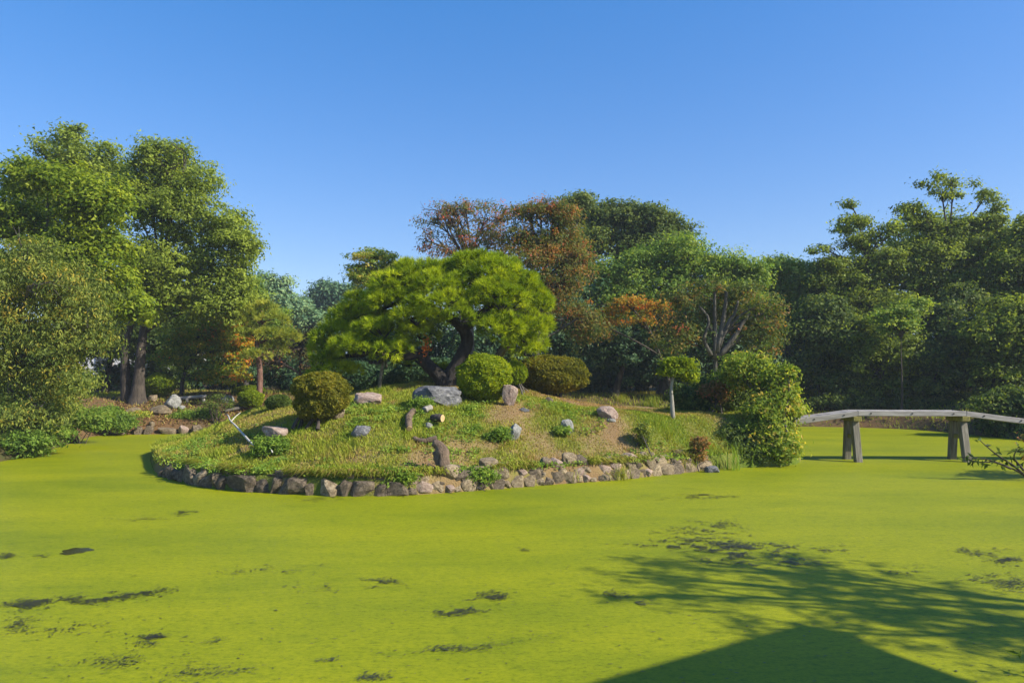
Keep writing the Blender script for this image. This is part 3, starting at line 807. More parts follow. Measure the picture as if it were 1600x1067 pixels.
# wooden props carrying the low limb
def prop(label, top, foot):
    f = hit(*foot, y0=15); t = np.asarray(top)
    mb = MB(); mb.tube(np.linspace(np.array([0, 0, -.1]), t - f, 6), [.055, .052, .05, .048, .046, .045], 8)
    o = mb.build('wooden_prop', M['wood_post'], None, True, f)
    tag(o, label, 'prop', 'props under the low pine limb')
prop('pale slanting wooden prop under the low pine limb, the nearer of two', P(600, 556, 20.4), (591, 611))
prop('dark wooden prop under the low pine limb, the farther of two', P(601, 556, 20.5), (608, 601))

RB = ground_at(404, 33.0)
rp = empty('pine_tree', RB, 'small red trunked pine with tiered needle pads on the left bank', 'pine tree')
rng = np.random.default_rng(78)
rpads = [(410, 486, 26, 10), (392, 497, 24, 9), (425, 500, 22, 8, -.5), (385, 520, 24, 8), (412, 523, 30, 9, -.6), (442, 526, 26, 9), (430, 545, 22, 7, .3), (400, 556, 20, 7, -.7), (378, 505, 16, 8), (455, 530, 18, 6, .5)]
RL = world_lobes(rpads, 33.0, 0.9)
ts, ds, tn = pine_pads(RL, 7.0, 10, 0.25, rng)
link('crown', needle_mesh('crown', ts, ds, RB, M['needle_small'], rng, per=11, length=0.24, width=0.028, tint=tn), rp)
mb = MB()
tr = spline([np.array([0, 0, -.2])] + [P(x, y, 33) - RB for x, y in ((406, 585), (403, 555), (401, 530), (408, 505), (408, 485))], 14)
mb.tube(tr, np.linspace(.16, .05, 14), 9, False)
for l in RL:
    c = l[:3] - RB
    j = int(np.clip(np.searchsorted(tr[:, 2], c[2] - .5), 3, 12))
    limb(mb, tr[j], c, .07, .025, rng, 6, 6, .1, .08)
mb.build('trunk', M['bark_red'], rp, True)

# ------------------------------------------------------------------ trees behind the island
T('persimmon_tree', 'small tree with flat green and rusty tufts above the left shoulder of the pine', 600, 35.0,
  [(592, 402, 36, 13), (570, 428, 28, 14), (610, 418, 30, 12), (556, 440, 16, 12), (590, 450, 40, 16)], M['lf_bushy'], M['bark_dark'], clumps=150, per=34, clump_r=0.42, leaf=0.15, trunk_r=0.16, seed=31, group=GC,
  tint0=.5, tc=.3, twigs=8, flat=.4)
T('cherry_tree', 'sparse cherry tree with thin reddish leaves rising above the big pine', 735, 34.0,
  [(690, 340, 32, 22), (722, 326, 28, 18), (752, 330, 34, 24), (672, 368, 18, 20), (715, 365, 40, 26), (770, 356, 28, 26), (690, 396, 34, 18), (745, 390, 40, 22), (664, 398, 20, 14), (676, 345, 14, 14), (790, 340, 20, 22), (785, 385, 30, 26)],
  M['lf_cherry'], M['bark_grey'], clumps=200, per=22, clump_r=0.42, leaf=0.14, aspect=.45, droop=.5, trunk_r=0.2, seed=32, group=GC, twigs=16, bare=4, tint0=.28, tc=.26, fork=.35, under=.7, shell=.9)
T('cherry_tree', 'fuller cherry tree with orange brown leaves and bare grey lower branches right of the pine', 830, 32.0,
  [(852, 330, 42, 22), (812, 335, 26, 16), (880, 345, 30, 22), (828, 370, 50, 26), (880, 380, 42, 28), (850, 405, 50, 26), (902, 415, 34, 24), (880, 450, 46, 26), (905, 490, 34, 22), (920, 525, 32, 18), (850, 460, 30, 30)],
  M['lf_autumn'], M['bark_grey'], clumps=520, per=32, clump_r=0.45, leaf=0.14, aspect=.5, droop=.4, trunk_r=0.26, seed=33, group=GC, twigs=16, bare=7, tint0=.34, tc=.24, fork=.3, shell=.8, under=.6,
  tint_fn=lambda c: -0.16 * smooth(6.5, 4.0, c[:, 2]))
T('camphor_tree', 'dark rounded evergreen on the skyline right of the orange cherry', 965, 46.0,
  [(908, 313, 24, 15), (905, 345, 34, 22), (950, 345, 30, 22), (985, 340, 36, 22), (1025, 355, 34, 22), (1060, 370, 26, 18), (940, 385, 45, 30), (1000, 385, 55, 35), (905, 400, 40, 40), (342 + 600, 330, 14, 12)],
  M['lf_dark'], M['bark_dark'], clumps=620, per=42, clump_r=0.62, leaf=0.22, trunk_r=0.5, seed=34, group=GC, tint0=.52, tc=.2)
T('oak_tree', 'broad mid green tree below the dark skyline evergreen', 1040, 39.0,
  [(1085, 400, 46, 26), (1030, 410, 50, 30), (985, 430, 50, 30), (1130, 420, 46, 26), (1060, 445, 60, 36), (1000, 470, 50, 34), (1130, 465, 46, 32), (960, 475, 36, 30), (1175, 430, 26, 20), (1060, 495, 60, 34)],
  M['lf_mid'], M['bark_grey'], clumps=680, per=40, clump_r=0.55, leaf=0.19, trunk_r=0.4, seed=35, group=GC, tint0=.5, tc=.2)
T('maple_tree', 'low spreading tree with orange and red leaf sprays right of the bare cherry branches', 1060, 34.0,
  [(985, 472, 30, 10), (1025, 482, 28, 10), (960, 492, 28, 10), (1000, 500, 32, 10), (1045, 500, 22, 10), (940, 505, 22, 9)], M['lf_orange'], M['bark_dark'], clumps=100, per=20, clump_r=0.38, leaf=0.14,
  trunk_r=0.16, seed=36, group=GC, twigs=10, bare=2, kw_limbs=5, tint0=.2, tc=.26, flat=.55)
T('plum_tree', 'pollarded tree with several bare upright grey stems and sparse orange tipped leaves', 1113, 31.0,
  [(1100, 452, 40, 14), (1060, 470, 30, 16), (1150, 460, 34, 16), (1185, 480, 28, 20), (1195, 515, 28, 22), (1075, 520, 24, 22), (1165, 525, 26, 18), (1195, 548, 24, 18), (1040, 540, 34, 20), (1150, 500, 34, 26, .8), (1090, 490, 40, 26, .8), (1190, 520, 34, 30, .8), (1120, 480, 40, 30, 1), (1060, 510, 40, 30, .6)],
  M['lf_autumn'], M['bark_grey'], clumps=270, per=30, clump_r=0.42, leaf=0.14, trunk_r=0.22, seed=37, group=GC, twigs=6, bare=0, kw_limbs=6, tint0=.08, tc=.24, fork=.2, top=P(1118, 520, 31), limb_r=.1)
_pl = bpy.data.objects['plum_tree']; b0 = np.array(_pl.location); rng = np.random.default_rng(6)
for path, r in (([(1117, 560), (1118, 520), (1117, 490), (1117, 455)], .085), ([(1120, 550), (1128, 510), (1133, 480), (1135, 455)], .11), ([(1122, 545), (1138, 505), (1148, 490), (1153, 470)], .09),
                ([(1120, 560), (1145, 530), (1160, 505), (1172, 488)], .11), ([(1112, 555), (1100, 530), (1108, 500), (1092, 478)], .08)):
    mb = MB(); mb.tube(spline([P(x, y, 31 - .02 * (600 - y) * .1) - b0 for x, y in path], 9), np.linspace(r * 1.25, r * .6, 9), 8)
    mb.build('upright_stem', M['bark_grey'], _pl, True)
T('elm_tree', 'light green tree in the dip between the broad mid green tree and the right bank', 1225, 42.0,
  [(1215, 425, 34, 22), (1250, 428, 30, 20), (1275, 440, 22, 16), (1215, 465, 44, 34), (1255, 470, 36, 34), (1225, 510, 44, 34), (1265, 505, 30, 30)],
  M['lf_mid'], M['bark_grey'], clumps=430, per=34, clump_r=0.55, leaf=0.2, trunk_r=0.28, seed=38, group=GC, tint0=.62, tc=.18, bare=2)
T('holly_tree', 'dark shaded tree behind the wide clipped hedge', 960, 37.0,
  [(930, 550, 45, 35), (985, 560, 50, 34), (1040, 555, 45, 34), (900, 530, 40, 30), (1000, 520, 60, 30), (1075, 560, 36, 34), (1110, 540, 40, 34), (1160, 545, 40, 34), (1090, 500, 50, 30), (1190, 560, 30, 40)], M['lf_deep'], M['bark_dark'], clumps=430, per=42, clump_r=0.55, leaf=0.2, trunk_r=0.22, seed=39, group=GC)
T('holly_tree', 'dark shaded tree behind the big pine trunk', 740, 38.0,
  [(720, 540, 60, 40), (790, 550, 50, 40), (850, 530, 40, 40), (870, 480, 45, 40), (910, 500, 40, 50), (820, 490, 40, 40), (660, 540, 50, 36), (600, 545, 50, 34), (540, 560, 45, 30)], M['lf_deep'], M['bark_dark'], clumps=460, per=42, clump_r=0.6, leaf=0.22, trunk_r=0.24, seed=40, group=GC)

T('oak_tree', 'mid green tree filling the background between the orange cherry and the broad green tree', 930, 45.0,
  [(885, 420, 50, 40), (940, 440, 56, 40), (900, 490, 60, 40), (960, 510, 60, 44), (850, 470, 46, 50), (1010, 520, 56, 40), (800, 500, 50, 50)], M['lf_dark'], M['bark_dark'], clumps=420, per=34, clump_r=.62, leaf=.24, trunk_r=.3, seed=41, group=GC, tint0=.55)
T('oak_tree', 'light green tree closing the gap above the stone lantern', 1185, 46.0,
  [(1150, 470, 56, 44), (1200, 480, 56, 50), (1245, 475, 46, 44), (1165, 535, 60, 46), (1235, 540, 56, 46), (1100, 500, 56, 50)], M['lf_mid'], M['bark_dark'], clumps=420, per=34, clump_r=.62, leaf=.24, trunk_r=.3, seed=42, group=GC, tint0=.5)
T('elm_tree', 'full leafy tree behind the open branched tree of the right bank', 1330, 47.0,
  [(1295, 465, 56, 46), (1345, 440, 56, 40), (1395, 430, 50, 46), (1330, 500, 60, 44), (1400, 490, 56, 50), (1275, 510, 46, 50)], M['lf_camphor'], M['bark_dark'], clumps=430, per=34, clump_r=.62, leaf=.24, trunk_r=.3, seed=43, group='trees on the shaded right bank', tint0=.42)
T('elm_tree', 'full leafy tree behind the tallest tree of the right bank', 1490, 47.0,
  [(1450, 410, 60, 46), (1500, 385, 56, 46), (1550, 400, 50, 44), (1460, 470, 60, 50), (1530, 460, 60, 50), (1590, 440, 50, 60), (1410, 400, 36, 36)], M['lf_camphor'], M['bark_dark'], clumps=500, per=34, clump_r=.62, leaf=.24, trunk_r=.3, seed=44, group='trees on the shaded right bank', tint0=.46)
T('hazel_tree', 'leafy tree low behind the orange tipped maple and small red pine', 330, 47.0,
  [(300, 500, 50, 40), (350, 520, 50, 40), (400, 530, 44, 36), (260, 540, 46, 34), (440, 545, 40, 30)], M['lf_camphor'], M['bark_dark'], clumps=330, per=32, clump_r=.6, leaf=.24, trunk_r=.25, seed=45, group='trees on the left bank', tint0=.4)

# ------------------------------------------------------------------ right bank trees
T('crape_tree', 'open tree with tufted leaves and bare twigs left of the tallest right bank tree', 1365, 40.0,
  [(1328, 322, 10, 10), (1325, 345, 20, 11), (1310, 360, 18, 9), (1345, 350, 18, 12), (1340, 380, 24, 14), (1290, 392, 20, 7), (1310, 415, 30, 14), (1365, 375, 20, 14), (1390, 360, 20, 12), (1375, 410, 36, 20),
   (1325, 440, 36, 14), (1400, 430, 36, 22), (1345, 470, 46, 24), (1280, 440, 26, 14)],
  M['lf_camphor'], M['bark_dark'], clumps=390, per=30, clump_r=0.45, leaf=0.19, trunk_r=0.28, seed=51, group=GR, twigs=9, bare=4, tint0=.5, shell=.7)
T('walnut_tree', 'tallest right bank tree crowned with bare twigs and leaf tufts', 1480, 40.0,
  [(1470, 275, 9, 5), (1485, 288, 16, 9), (1455, 290, 16, 8), (1512, 285, 14, 10), (1440, 292, 12, 5), (1480, 303, 20, 9), (1540, 310, 14, 12), (1560, 325, 14, 14), (1545, 345, 26, 14), (1420, 335, 20, 12),
   (1445, 350, 30, 14), (1490, 360, 34, 18), (1530, 375, 40, 24), (1430, 385, 36, 24), (1480, 400, 46, 28), (1540, 420, 46, 32), (1430, 440, 40, 28), (1490, 455, 50, 30)],
  M['lf_camphor'], M['bark_dark'], clumps=620, per=32, clump_r=0.48, leaf=0.19, trunk_r=0.34, seed=52, group=GR, twigs=8, bare=5, tint0=.48, shell=.7)
T('chestnut_tree', 'dense tree at the right edge below the blue grey roof', 1600, 38.0,
  [(1592, 385, 22, 22), (1610, 370, 28, 24), (1580, 430, 40, 34), (1630, 420, 50, 50), (1570, 480, 46, 40), (1610, 500, 50, 50)], M['lf_camphor'], M['bark_dark'], clumps=430, per=36, clump_r=0.55, leaf=0.2, trunk_r=0.3, seed=53, group=GR, tint0=.4)
_rw = [('shaded evergreen at the right bank left end, above the bridge landing shrub', 1285, 37.0, [(1262, 520, 26, 28), (1300, 498, 34, 30), (1330, 540, 36, 36, -1), (1285, 565, 34, 26), (1255, 590, 26, 24), (1320, 600, 40, 22)]),
       ('shaded evergreen behind the middle of the footbridge', 1375, 36.0, [(1352, 545, 30, 36, -1), (1405, 500, 36, 30, 1), (1385, 570, 55, 30), (1425, 545, 30, 26, -1), (1420, 600, 40, 26), (1360, 610, 40, 20)]),
       ('shaded evergreen behind the right trestle of the footbridge', 1470, 35.0, [(1462, 505, 30, 34, 1), (1505, 530, 36, 40), (1465, 560, 40, 30, -1), (1520, 590, 40, 30), (1455, 605, 36, 24), (1500, 480, 34, 26, 2)]),
       ('shaded evergreen at the right edge over the pond end', 1570, 33.0, [(1548, 520, 36, 34), (1610, 540, 50, 50), (1570, 580, 46, 36), (1545, 625, 30, 22), (1610, 630, 50, 36), (1585, 490, 40, 30)])]
for i, (lb, bp, Y, lo) in enumerate(_rw):
    T('evergreen_tree', lb, bp, Y, lo, M['lf_camphor'] if i % 2 else M['lf_dark'], M['bark_dark'], clumps=420, per=40, clump_r=0.5, leaf=0.19, trunk_r=0.2, seed=60 + i, group=GR, tint0=.42, tc=.22)
T('camellia_tree', 'leafy branch of pale lit foliage reaching out over the dark right bank', 1408, 33.5,
  [(1420, 490, 26, 12), (1395, 510, 26, 10), (1440, 475, 20, 9), (1380, 495, 16, 8)], M['lf_mid'], M['bark_dark'], clumps=90, per=28, clump_r=0.4, leaf=0.17, trunk_r=0.07, seed=66, group=GR, bare=5, twigs=8, tint0=.55)
# trees just outside the frame whose shade the right bank stands in
for i, (x, y, h) in enumerate([(33, 24, 8.5), (36, 31, 11), (37, 39, 12), (39, 47, 12), (29, 17, 7.5)]):
    z0 = float(gnd(x, y)); r = h * .3
    L = np.array([(x, y, z0 + h * .75, r, r, h * .26), (x - r * .6, y + .8, z0 + h * .5, r * .9, r, h * .25), (x + r * .5, y - .8, z0 + h * .5, r, r, h * .28), (x - .5, y + r * .5, z0 + h * .28, r, r, h * .24)])
    tree('evergreen_tree', ['bushy evergreen out of view by the bridge end', 'broad evergreen out of view on the right bank', 'tall evergreen out of view on the right bank', 'tall evergreen out of view far along the right bank', 'low evergreen out of view near the pond bend'][i],
         'tree', (x, y, z0), L, M['lf_dark'], M['bark_dark'], clumps=190, per=26, clump_r=.7, leaf=.4, tri=True, trunk_r=.3, seed=70 + i, group='trees beyond the right edge')

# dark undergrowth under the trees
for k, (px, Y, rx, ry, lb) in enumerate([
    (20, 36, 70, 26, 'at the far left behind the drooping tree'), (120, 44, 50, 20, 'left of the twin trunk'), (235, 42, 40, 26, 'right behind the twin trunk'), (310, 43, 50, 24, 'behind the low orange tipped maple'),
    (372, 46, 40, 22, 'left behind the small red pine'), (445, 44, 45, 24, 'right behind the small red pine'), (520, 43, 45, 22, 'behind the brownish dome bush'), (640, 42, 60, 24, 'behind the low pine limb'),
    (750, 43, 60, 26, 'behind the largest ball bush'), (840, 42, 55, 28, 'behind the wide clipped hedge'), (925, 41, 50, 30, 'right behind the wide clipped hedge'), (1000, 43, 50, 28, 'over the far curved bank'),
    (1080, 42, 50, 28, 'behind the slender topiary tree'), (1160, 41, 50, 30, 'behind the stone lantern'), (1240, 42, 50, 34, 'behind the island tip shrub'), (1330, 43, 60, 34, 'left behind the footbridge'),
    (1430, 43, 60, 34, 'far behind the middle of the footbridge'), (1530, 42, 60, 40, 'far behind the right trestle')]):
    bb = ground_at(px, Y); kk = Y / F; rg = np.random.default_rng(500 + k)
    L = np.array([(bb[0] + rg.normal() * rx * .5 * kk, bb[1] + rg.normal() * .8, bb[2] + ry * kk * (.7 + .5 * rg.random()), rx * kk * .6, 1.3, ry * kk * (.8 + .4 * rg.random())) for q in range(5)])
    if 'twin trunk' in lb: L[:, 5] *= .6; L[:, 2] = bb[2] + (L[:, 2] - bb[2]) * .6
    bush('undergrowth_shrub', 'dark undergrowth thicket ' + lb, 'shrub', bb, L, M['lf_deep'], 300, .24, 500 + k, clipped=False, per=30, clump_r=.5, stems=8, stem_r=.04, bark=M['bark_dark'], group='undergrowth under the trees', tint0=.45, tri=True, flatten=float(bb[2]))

# far woodland behind everything
rng = np.random.default_rng(90)
n = 2000
wx = rng.uniform(-75, 80, n); wy = rng.uniform(56, 82, n)
hz = 3.2 + 1.6 * vnoise(wx * .12, wy * .12, 0, 4)
C0 = np.stack([wx, wy, 1.2 + rng.random(n) ** .7 * hz], 1)
idx = np.repeat(np.arange(n), 26)
C = C0[idx] + rng.normal(size=(len(idx), 3)) * np.array([.9, .9, .6])
V, Q = leaf_quads(C, unit(rng.normal(size=(len(idx), 3)) * .7 + np.array([.1, -.5, .5])), .55, .65, rng, tri=True)
tag(link('far_woodland', make_mesh('far_woodland', V, [Q], M['lf_far_hazy'], tint=.35 + .15 * rng.normal(size=n)[idx] + .12 * rng.normal(size=len(idx)))),
    'distant mass of dark woodland behind the garden trees', 'woodland', kind='stuff')

# ------------------------------------------------------------------ shrubs and clipped bushes
def WL(Y, lobes, depth=1.0): return world_lobes(lobes, Y, depth)
GB = 'clipped bushes'
b = hit(488, 662)
bush('clipped_bush', 'brownish green dome clipped bush on dark leaning stems at the left of the mound', 'bush', b, WL(b[1], [(501, 606, 45, 25), (495, 628, 34, 28), (512, 622, 32, 26), (488, 644, 22, 16, .1)]), M['lf_clipped'], 34000, .078, 101, stems=9, stem_r=.055, bark=M['bark_dark'], group=GB, tint0=.45)
b = hit(750, 625)
bush('clipped_bush', 'bright green round clipped bush in front of the pine, the largest ball', 'bush', b, WL(b[1], [(757, 586, 43, 32), (757, 597, 40, 28)]), M['lf_topiary'], 34000, .078, 102, stems=7, stem_r=.05, group=GB, tint0=.52)
b = ground_at(808, 20.6)
bush('clipped_bush', 'small bright green ball bush tucked behind the largest ball', 'bush', b, WL(b[1], [(806, 582, 17, 18)]), M['lf_topiary'], 9000, .078, 103, stems=4, group=GB, tint0=.46)
b = ground_at(865, 22.6)
bush('clipped_hedge', 'wide rounded olive green hedge mound right of the ball bushes', 'hedge', b, WL(b[1], [(850, 582, 42, 26), (880, 584, 40, 26), (865, 592, 52, 22)]), M['lf_clipped'], 42000, .085, 104, stems=10, stem_r=.04, group=GB, tint0=.38)
b = ground_at(590, 27.0)
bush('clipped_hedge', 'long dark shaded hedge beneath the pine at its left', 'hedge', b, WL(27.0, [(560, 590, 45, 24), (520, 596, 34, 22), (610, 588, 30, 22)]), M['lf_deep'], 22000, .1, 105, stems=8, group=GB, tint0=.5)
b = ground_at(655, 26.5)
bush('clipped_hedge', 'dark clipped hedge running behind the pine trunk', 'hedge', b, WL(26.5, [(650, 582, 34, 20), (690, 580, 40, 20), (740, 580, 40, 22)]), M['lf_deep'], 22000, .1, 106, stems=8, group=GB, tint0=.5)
b = hit(248, 622, 28)
bush('round_bush', 'bright green round bush beside the twin trunk on the left bank', 'bush', b, WL(b[1], [(250, 600, 24, 16), (243, 608, 18, 12)]), M['lf_topiary'], 12000, .1, 107, stems=6, group=GB, tint0=.42)
b = hit(392, 641, 24)
bush('clipped_bush', 'low flat topped bright green clipped bush on reddish stems across the channel', 'bush', b, WL(b[1], [(392, 621, 20, 11), (392, 627, 18, 10)]), M['lf_topiary'], 11000, .085, 108, stems=9, bark=M['bark_red'], group=GB, tint0=.5)
b = hit(390, 618, 27)
bush('clipped_bush', 'low flat green clipped bush behind the flat topped one by the red pine', 'bush', b, WL(b[1], [(392, 609, 20, 7), (372, 612, 10, 7)]), M['lf_topiary'], 7000, .1, 109, stems=4, group=GB, tint0=.3)
b = hit(436, 640, 20)
bush('clipped_bush', 'small dark green bush behind the brownish dome bush', 'bush', b, WL(b[1], [(435, 629, 19, 12)]), M['lf_dark'], 8000, .075, 110, stems=4, group=GB, tint0=.5)
b = hit(1052, 654)
bush('topiary_tree', 'slender topiary tree with a pale trunk and a flat green head', 'tree', b, WL(b[1], [(1046, 570, 16, 9), (1068, 568, 20, 9), (1056, 580, 22, 10), (1078, 588, 12, 12), (1042, 580, 12, 6)]), M['lf_topiary'], 250, .085, 111, stems=0, tint0=.42, clipped=False, per=34, clump_r=.15, shell=.4)
_tp = bpy.data.objects['topiary_tree']; b0 = np.array(_tp.location)
mb = MB(); mb.tube(spline([np.array([0, 0, -.1]), P(1050, 628, b0[1]) - b0, P(1049, 606, b0[1]) - b0, P(1054, 580, b0[1]) - b0], 10), np.linspace(.07, .035, 10), 8)
mb.build('trunk', M['bark_pale'], _tp, True)

GS = 'free growing shrubs'
b = ground_at(1205, 19.9)
bush('bank_shrub', 'tall loose yellow green shrub at the island tip beside the footbridge', 'shrub', b,
     WL(19.9, [(1160, 585, 32, 24, 1.0), (1192, 598, 32, 30, .4), (1218, 622, 26, 30), (1190, 640, 36, 34), (1218, 655, 34, 34, -.2), (1200, 685, 34, 34, -.5), (1216, 700, 36, 30, -.7), (1190, 705, 30, 26, -.6), (1234, 590, 7, 22), (1250, 640, 14, 7), (1150, 568, 24, 14, 1.4), (1228, 580, 6, 10), (1180, 570, 14, 12, .8)], .9),
     M['lf_bushy'], 900, .13, 121, clipped=False, per=34, clump_r=.26, stems=12, stem_r=.035, group=GS, tint0=.55, tc=.2, shell=.5, droop=.3, aspect=.45)
b = ground_at(1100, 22.0)
bush('bank_shrub', 'dark green shrub thicket with reddish tips behind the slender topiary tree', 'shrub', b, WL(22.0, [(1085, 622, 30, 28), (1120, 615, 34, 30), (1150, 620, 30, 34), (1105, 640, 40, 14), (1140, 590, 26, 20, .6)], .9),
     M['lf_dark'], 420, .11, 122, clipped=False, per=34, clump_r=.28, stems=10, group=GS, tint0=.42, tc=.2, shell=.5)
b = ground_at(1118, 21.6)
bush('red_shrub', 'patch of dull red foliage within the dark thicket behind the topiary tree', 'shrub', b, WL(21.4, [(1118, 605, 18, 9), (1130, 618, 10, 8), (1105, 612, 10, 6)], .9), M['lf_red'], 60, .1, 123, clipped=False, per=26, clump_r=.2, stems=5, group=GS, tint0=.35)
b = hit(1090, 730)
bush('red_shrub', 'small reddish brown shrub at the water edge right of the stone edging', 'shrub', b, WL(b[1], [(1090, 696, 11, 12), (1090, 712, 12, 13)], .9), M['lf_red'], 110, .065, 124, clipped=False, per=26, clump_r=.12, stems=6, stem_r=.015, group=GS, tint0=.3, flatten=.05)
b = hit(1004, 700)
bush('bank_shrub', 'small upright olive shrub on the front slope right of the stones', 'shrub', b, WL(b[1], [(1005, 672, 11, 10), (1004, 688, 8, 10)], .9), M['lf_olive'], 70, .07, 125, clipped=False, per=26, clump_r=.14, stems=5, stem_r=.015, group=GS, tint0=.45)
b = ground_at(1150, 19.4)
bush('bank_shrub', 'dark shaded greenery beneath the tall shrub at the island tip', 'shrub', b, WL(19.3, [(1160, 700, 26, 24), (1130, 705, 22, 20, .1), (1175, 715, 24, 12, -.2), (1150, 680, 30, 14, .4)], .8), M['lf_dark'], 200, .1, 126, clipped=False, per=30, clump_r=.2, stems=6, group=GS, tint0=.5, flatten=.03)
b = hit(338, 662, 17)
bush('twiggy_shrub', 'thin dark twiggy shrub on the left shoulder of the island', 'shrub', b, WL(b[1], [(335, 636, 16, 12), (350, 632, 12, 10), (322, 634, 9, 8), (340, 622, 12, 6)], .9), M['lf_dark'], 90, .07, 127, clipped=False, per=14, clump_r=.2, stems=9, stem_r=.018, bark=M['bark_dark'], group=GS, tint0=.5, spread=.08)
b = hit(428, 708)
bush('leafy_weed', 'rank green weed clump around the fallen white branch', 'plant', b, WL(b[1], [(425, 698, 26, 14), (408, 705, 16, 10), (440, 706, 14, 10)], .7), M['lf_weed'], 190, .1, 128, clipped=False, per=20, clump_r=.16, stems=5, stem_r=.012, group='weeds on the island', tint0=.45, aspect=.35)
b = hit(784, 690)
bush('leafy_weed', 'green weed clump beside the small pale pointed stone', 'plant', b, WL(b[1], [(782, 680, 14, 11), (768, 684, 10, 8)], .7), M['lf_weed'], 80, .085, 129, clipped=False, per=20, clump_r=.13, stems=4, stem_r=.01, group='weeds on the island', tint0=.35, aspect=.35)
b = hit(660, 640)
bush('leafy_weed', 'fresh green fern like clump on the old logs', 'plant', b, WL(b[1], [(658, 632, 17, 8), (650, 636, 10, 6)], .7), M['lf_weed'], 80, .085, 130, clipped=False, per=20, clump_r=.13, stems=4, stem_r=.01, group='weeds on the island', tint0=.55, aspect=.3)
b = hit(755, 762)
bush('leafy_weed', 'leafy weed clump hanging over the stone edging right of the stump', 'plant', b, WL(b[1] + .1, [(750, 745, 26, 14), (735, 752, 14, 10)], .6), M['lf_weed'], 150, .075, 131, clipped=False, per=20, clump_r=.14, stems=4, stem_r=.01, group='weeds on the island', tint0=.55, aspect=.4)
b = hit(625, 762)
bush('leafy_weed', 'leafy weed clump hanging over the stone edging left of the stump', 'plant', b, WL(b[1] + .1, [(618, 742, 20, 9), (640, 745, 16, 8), (605, 755, 10, 9)], .6), M['lf_weed'], 130, .075, 132, clipped=False, per=20, clump_r=.14, stems=4, stem_r=.01, group='weeds on the island', tint0=.5, aspect=.4)
b = hit(885, 678)
bush('leafy_weed', 'low green clover like clump at the foot of the grey upright stone', 'plant', b, WL(b[1] - .1, [(880, 674, 12, 5)], .7), M['lf_weed'], 50, .08, 133, clipped=False, per=18, clump_r=.1, stems=3, stem_r=.008, group='weeds on the island', tint0=.55, aspect=.5)
# left shore shrubs
for k, (px, Y, lo, mt, lb, sd, t0) in enumerate([
    (40, 21.2, [(30, 690, 50, 24), (75, 680, 40, 26, .4), (15, 660, 40, 30, .5)], 'lf_mid', 'rank green shrub at the water edge in the left corner', 141, .45),
    (125, 25.5, [(120, 655, 32, 26), (150, 660, 26, 18), (95, 650, 30, 30, .3)], 'lf_mid', 'bushy green shrub on the left shore under the drooping tree', 142, .5),
    (165, 29.0, [(165, 655, 26, 18), (190, 660, 20, 14), (145, 668, 18, 8)], 'lf_mid', 'low green shrub on the left shore beside the mossy stones', 143, .4),
    (75, 24.5, [(70, 620, 50, 40), (110, 610, 30, 30), (30, 600, 50, 50)], 'lf_olive', 'yellow tinged shrub behind the left corner shore', 144, .55),
    (205, 31.0, [(205, 660, 18, 10), (222, 656, 12, 10)], 'lf_bushy', 'yellowish shrub on the left shore below the rounded rocks', 145, .7),
    (300, 31.0, [(305, 658, 24, 14), (285, 650, 16, 10), (325, 652, 20, 12)], 'lf_weed', 'leafy green shrub where the channel passes behind the island', 146, .4)]):
    bb = ground_at(px, Y)
    bush('bank_shrub', lb, 'shrub', bb, WL(Y, lo, .9), M[mt], 260, .13, sd, clipped=False, per=26, clump_r=.28, stems=7, stem_r=.02, group='shrubs on the left shore', tint0=t0, flatten=.04, aspect=.42, droop=.3)
# right shore shrubs in shade
for k, (px, Y, lo, lb) in enumerate([
    (1330, 35.5, [(1300, 632, 40, 14), (1345, 630, 40, 16), (1390, 632, 34, 14)], 'dark undergrowth shrub on the far bank left of the first trestle line'),
    (1450, 34.5, [(1430, 638, 36, 18), (1475, 640, 36, 20), (1510, 642, 30, 20)], 'dark undergrowth shrub on the far bank between the trestles'),
    (1560, 28.5, [(1545, 640, 34, 26), (1590, 640, 40, 36), (1570, 660, 40, 20)], 'deep green undergrowth shrub at the right end of the pond')]):
    bb = ground_at(px, Y)
    bush('bank_shrub', lb, 'shrub', bb, WL(Y, lo, .9), M['lf_dark'], 300, .16, 151 + k, clipped=False, per=26, clump_r=.35, stems=7, stem_r=.02, group='shrubs on the shaded right shore', tint0=.45)
# near branchy shrub at the right edge
b = np.array([14.6, 16.8, float(gnd(14.6, 16.8))])
bush('branchy_shrub', 'branchy shrub with small brownish and green leaves reaching in at the right edge', 'shrub', b, np.array([(13.3, 16.8, .75, .75, .6, .35), (14.2, 17.0, 1.0, .9, .7, .5), (12.7, 16.6, .55, .45, .4, .16)]), M['lf_red'], 150, .09, 161, clipped=False, per=16, clump_r=.24, stems=7, stem_r=.025, bark=M['bark_dark'], tint0=.3, tc=.25)
sh = bpy.data.objects['branchy_shrub']
mb = MB(); rg = np.random.default_rng(8)
LV = []
for path in ([(1640, 775), (1600, 742), (1570, 727), (1540, 717), (1500, 714)], [(1600, 742), (1585, 728), (1560, 712), (1545, 700), (1528, 685)], [(1580, 732), (1555, 722), (1530, 722), (1515, 718)], [(1600, 735), (1585, 715), (1590, 700)]):
    pp = spline([P(x, y, 16.3 + .0015 * (1640 - x)) - b for x, y in path], 12)
    mb.tube(pp, np.linspace(.03, .007, 12), 6)
    for q in range(14):
        LV.append(pp[rg.integers(2, 12)] + rg.normal(size=3) * .05)
mb.build('branch', M['bark_dark'], sh, True)
LV = np.array(LV)
V, Q = leaf_quads(LV, unit(rg.normal(size=LV.shape) + np.array([0, -.5, .5])), .19, .4, rg, .3)
tag(link('leaves', make_mesh('leaves', V, [Q], M['lf_dark'], tint=.3 + .2 * rg.normal(size=len(LV))), sh), kind='stuff')

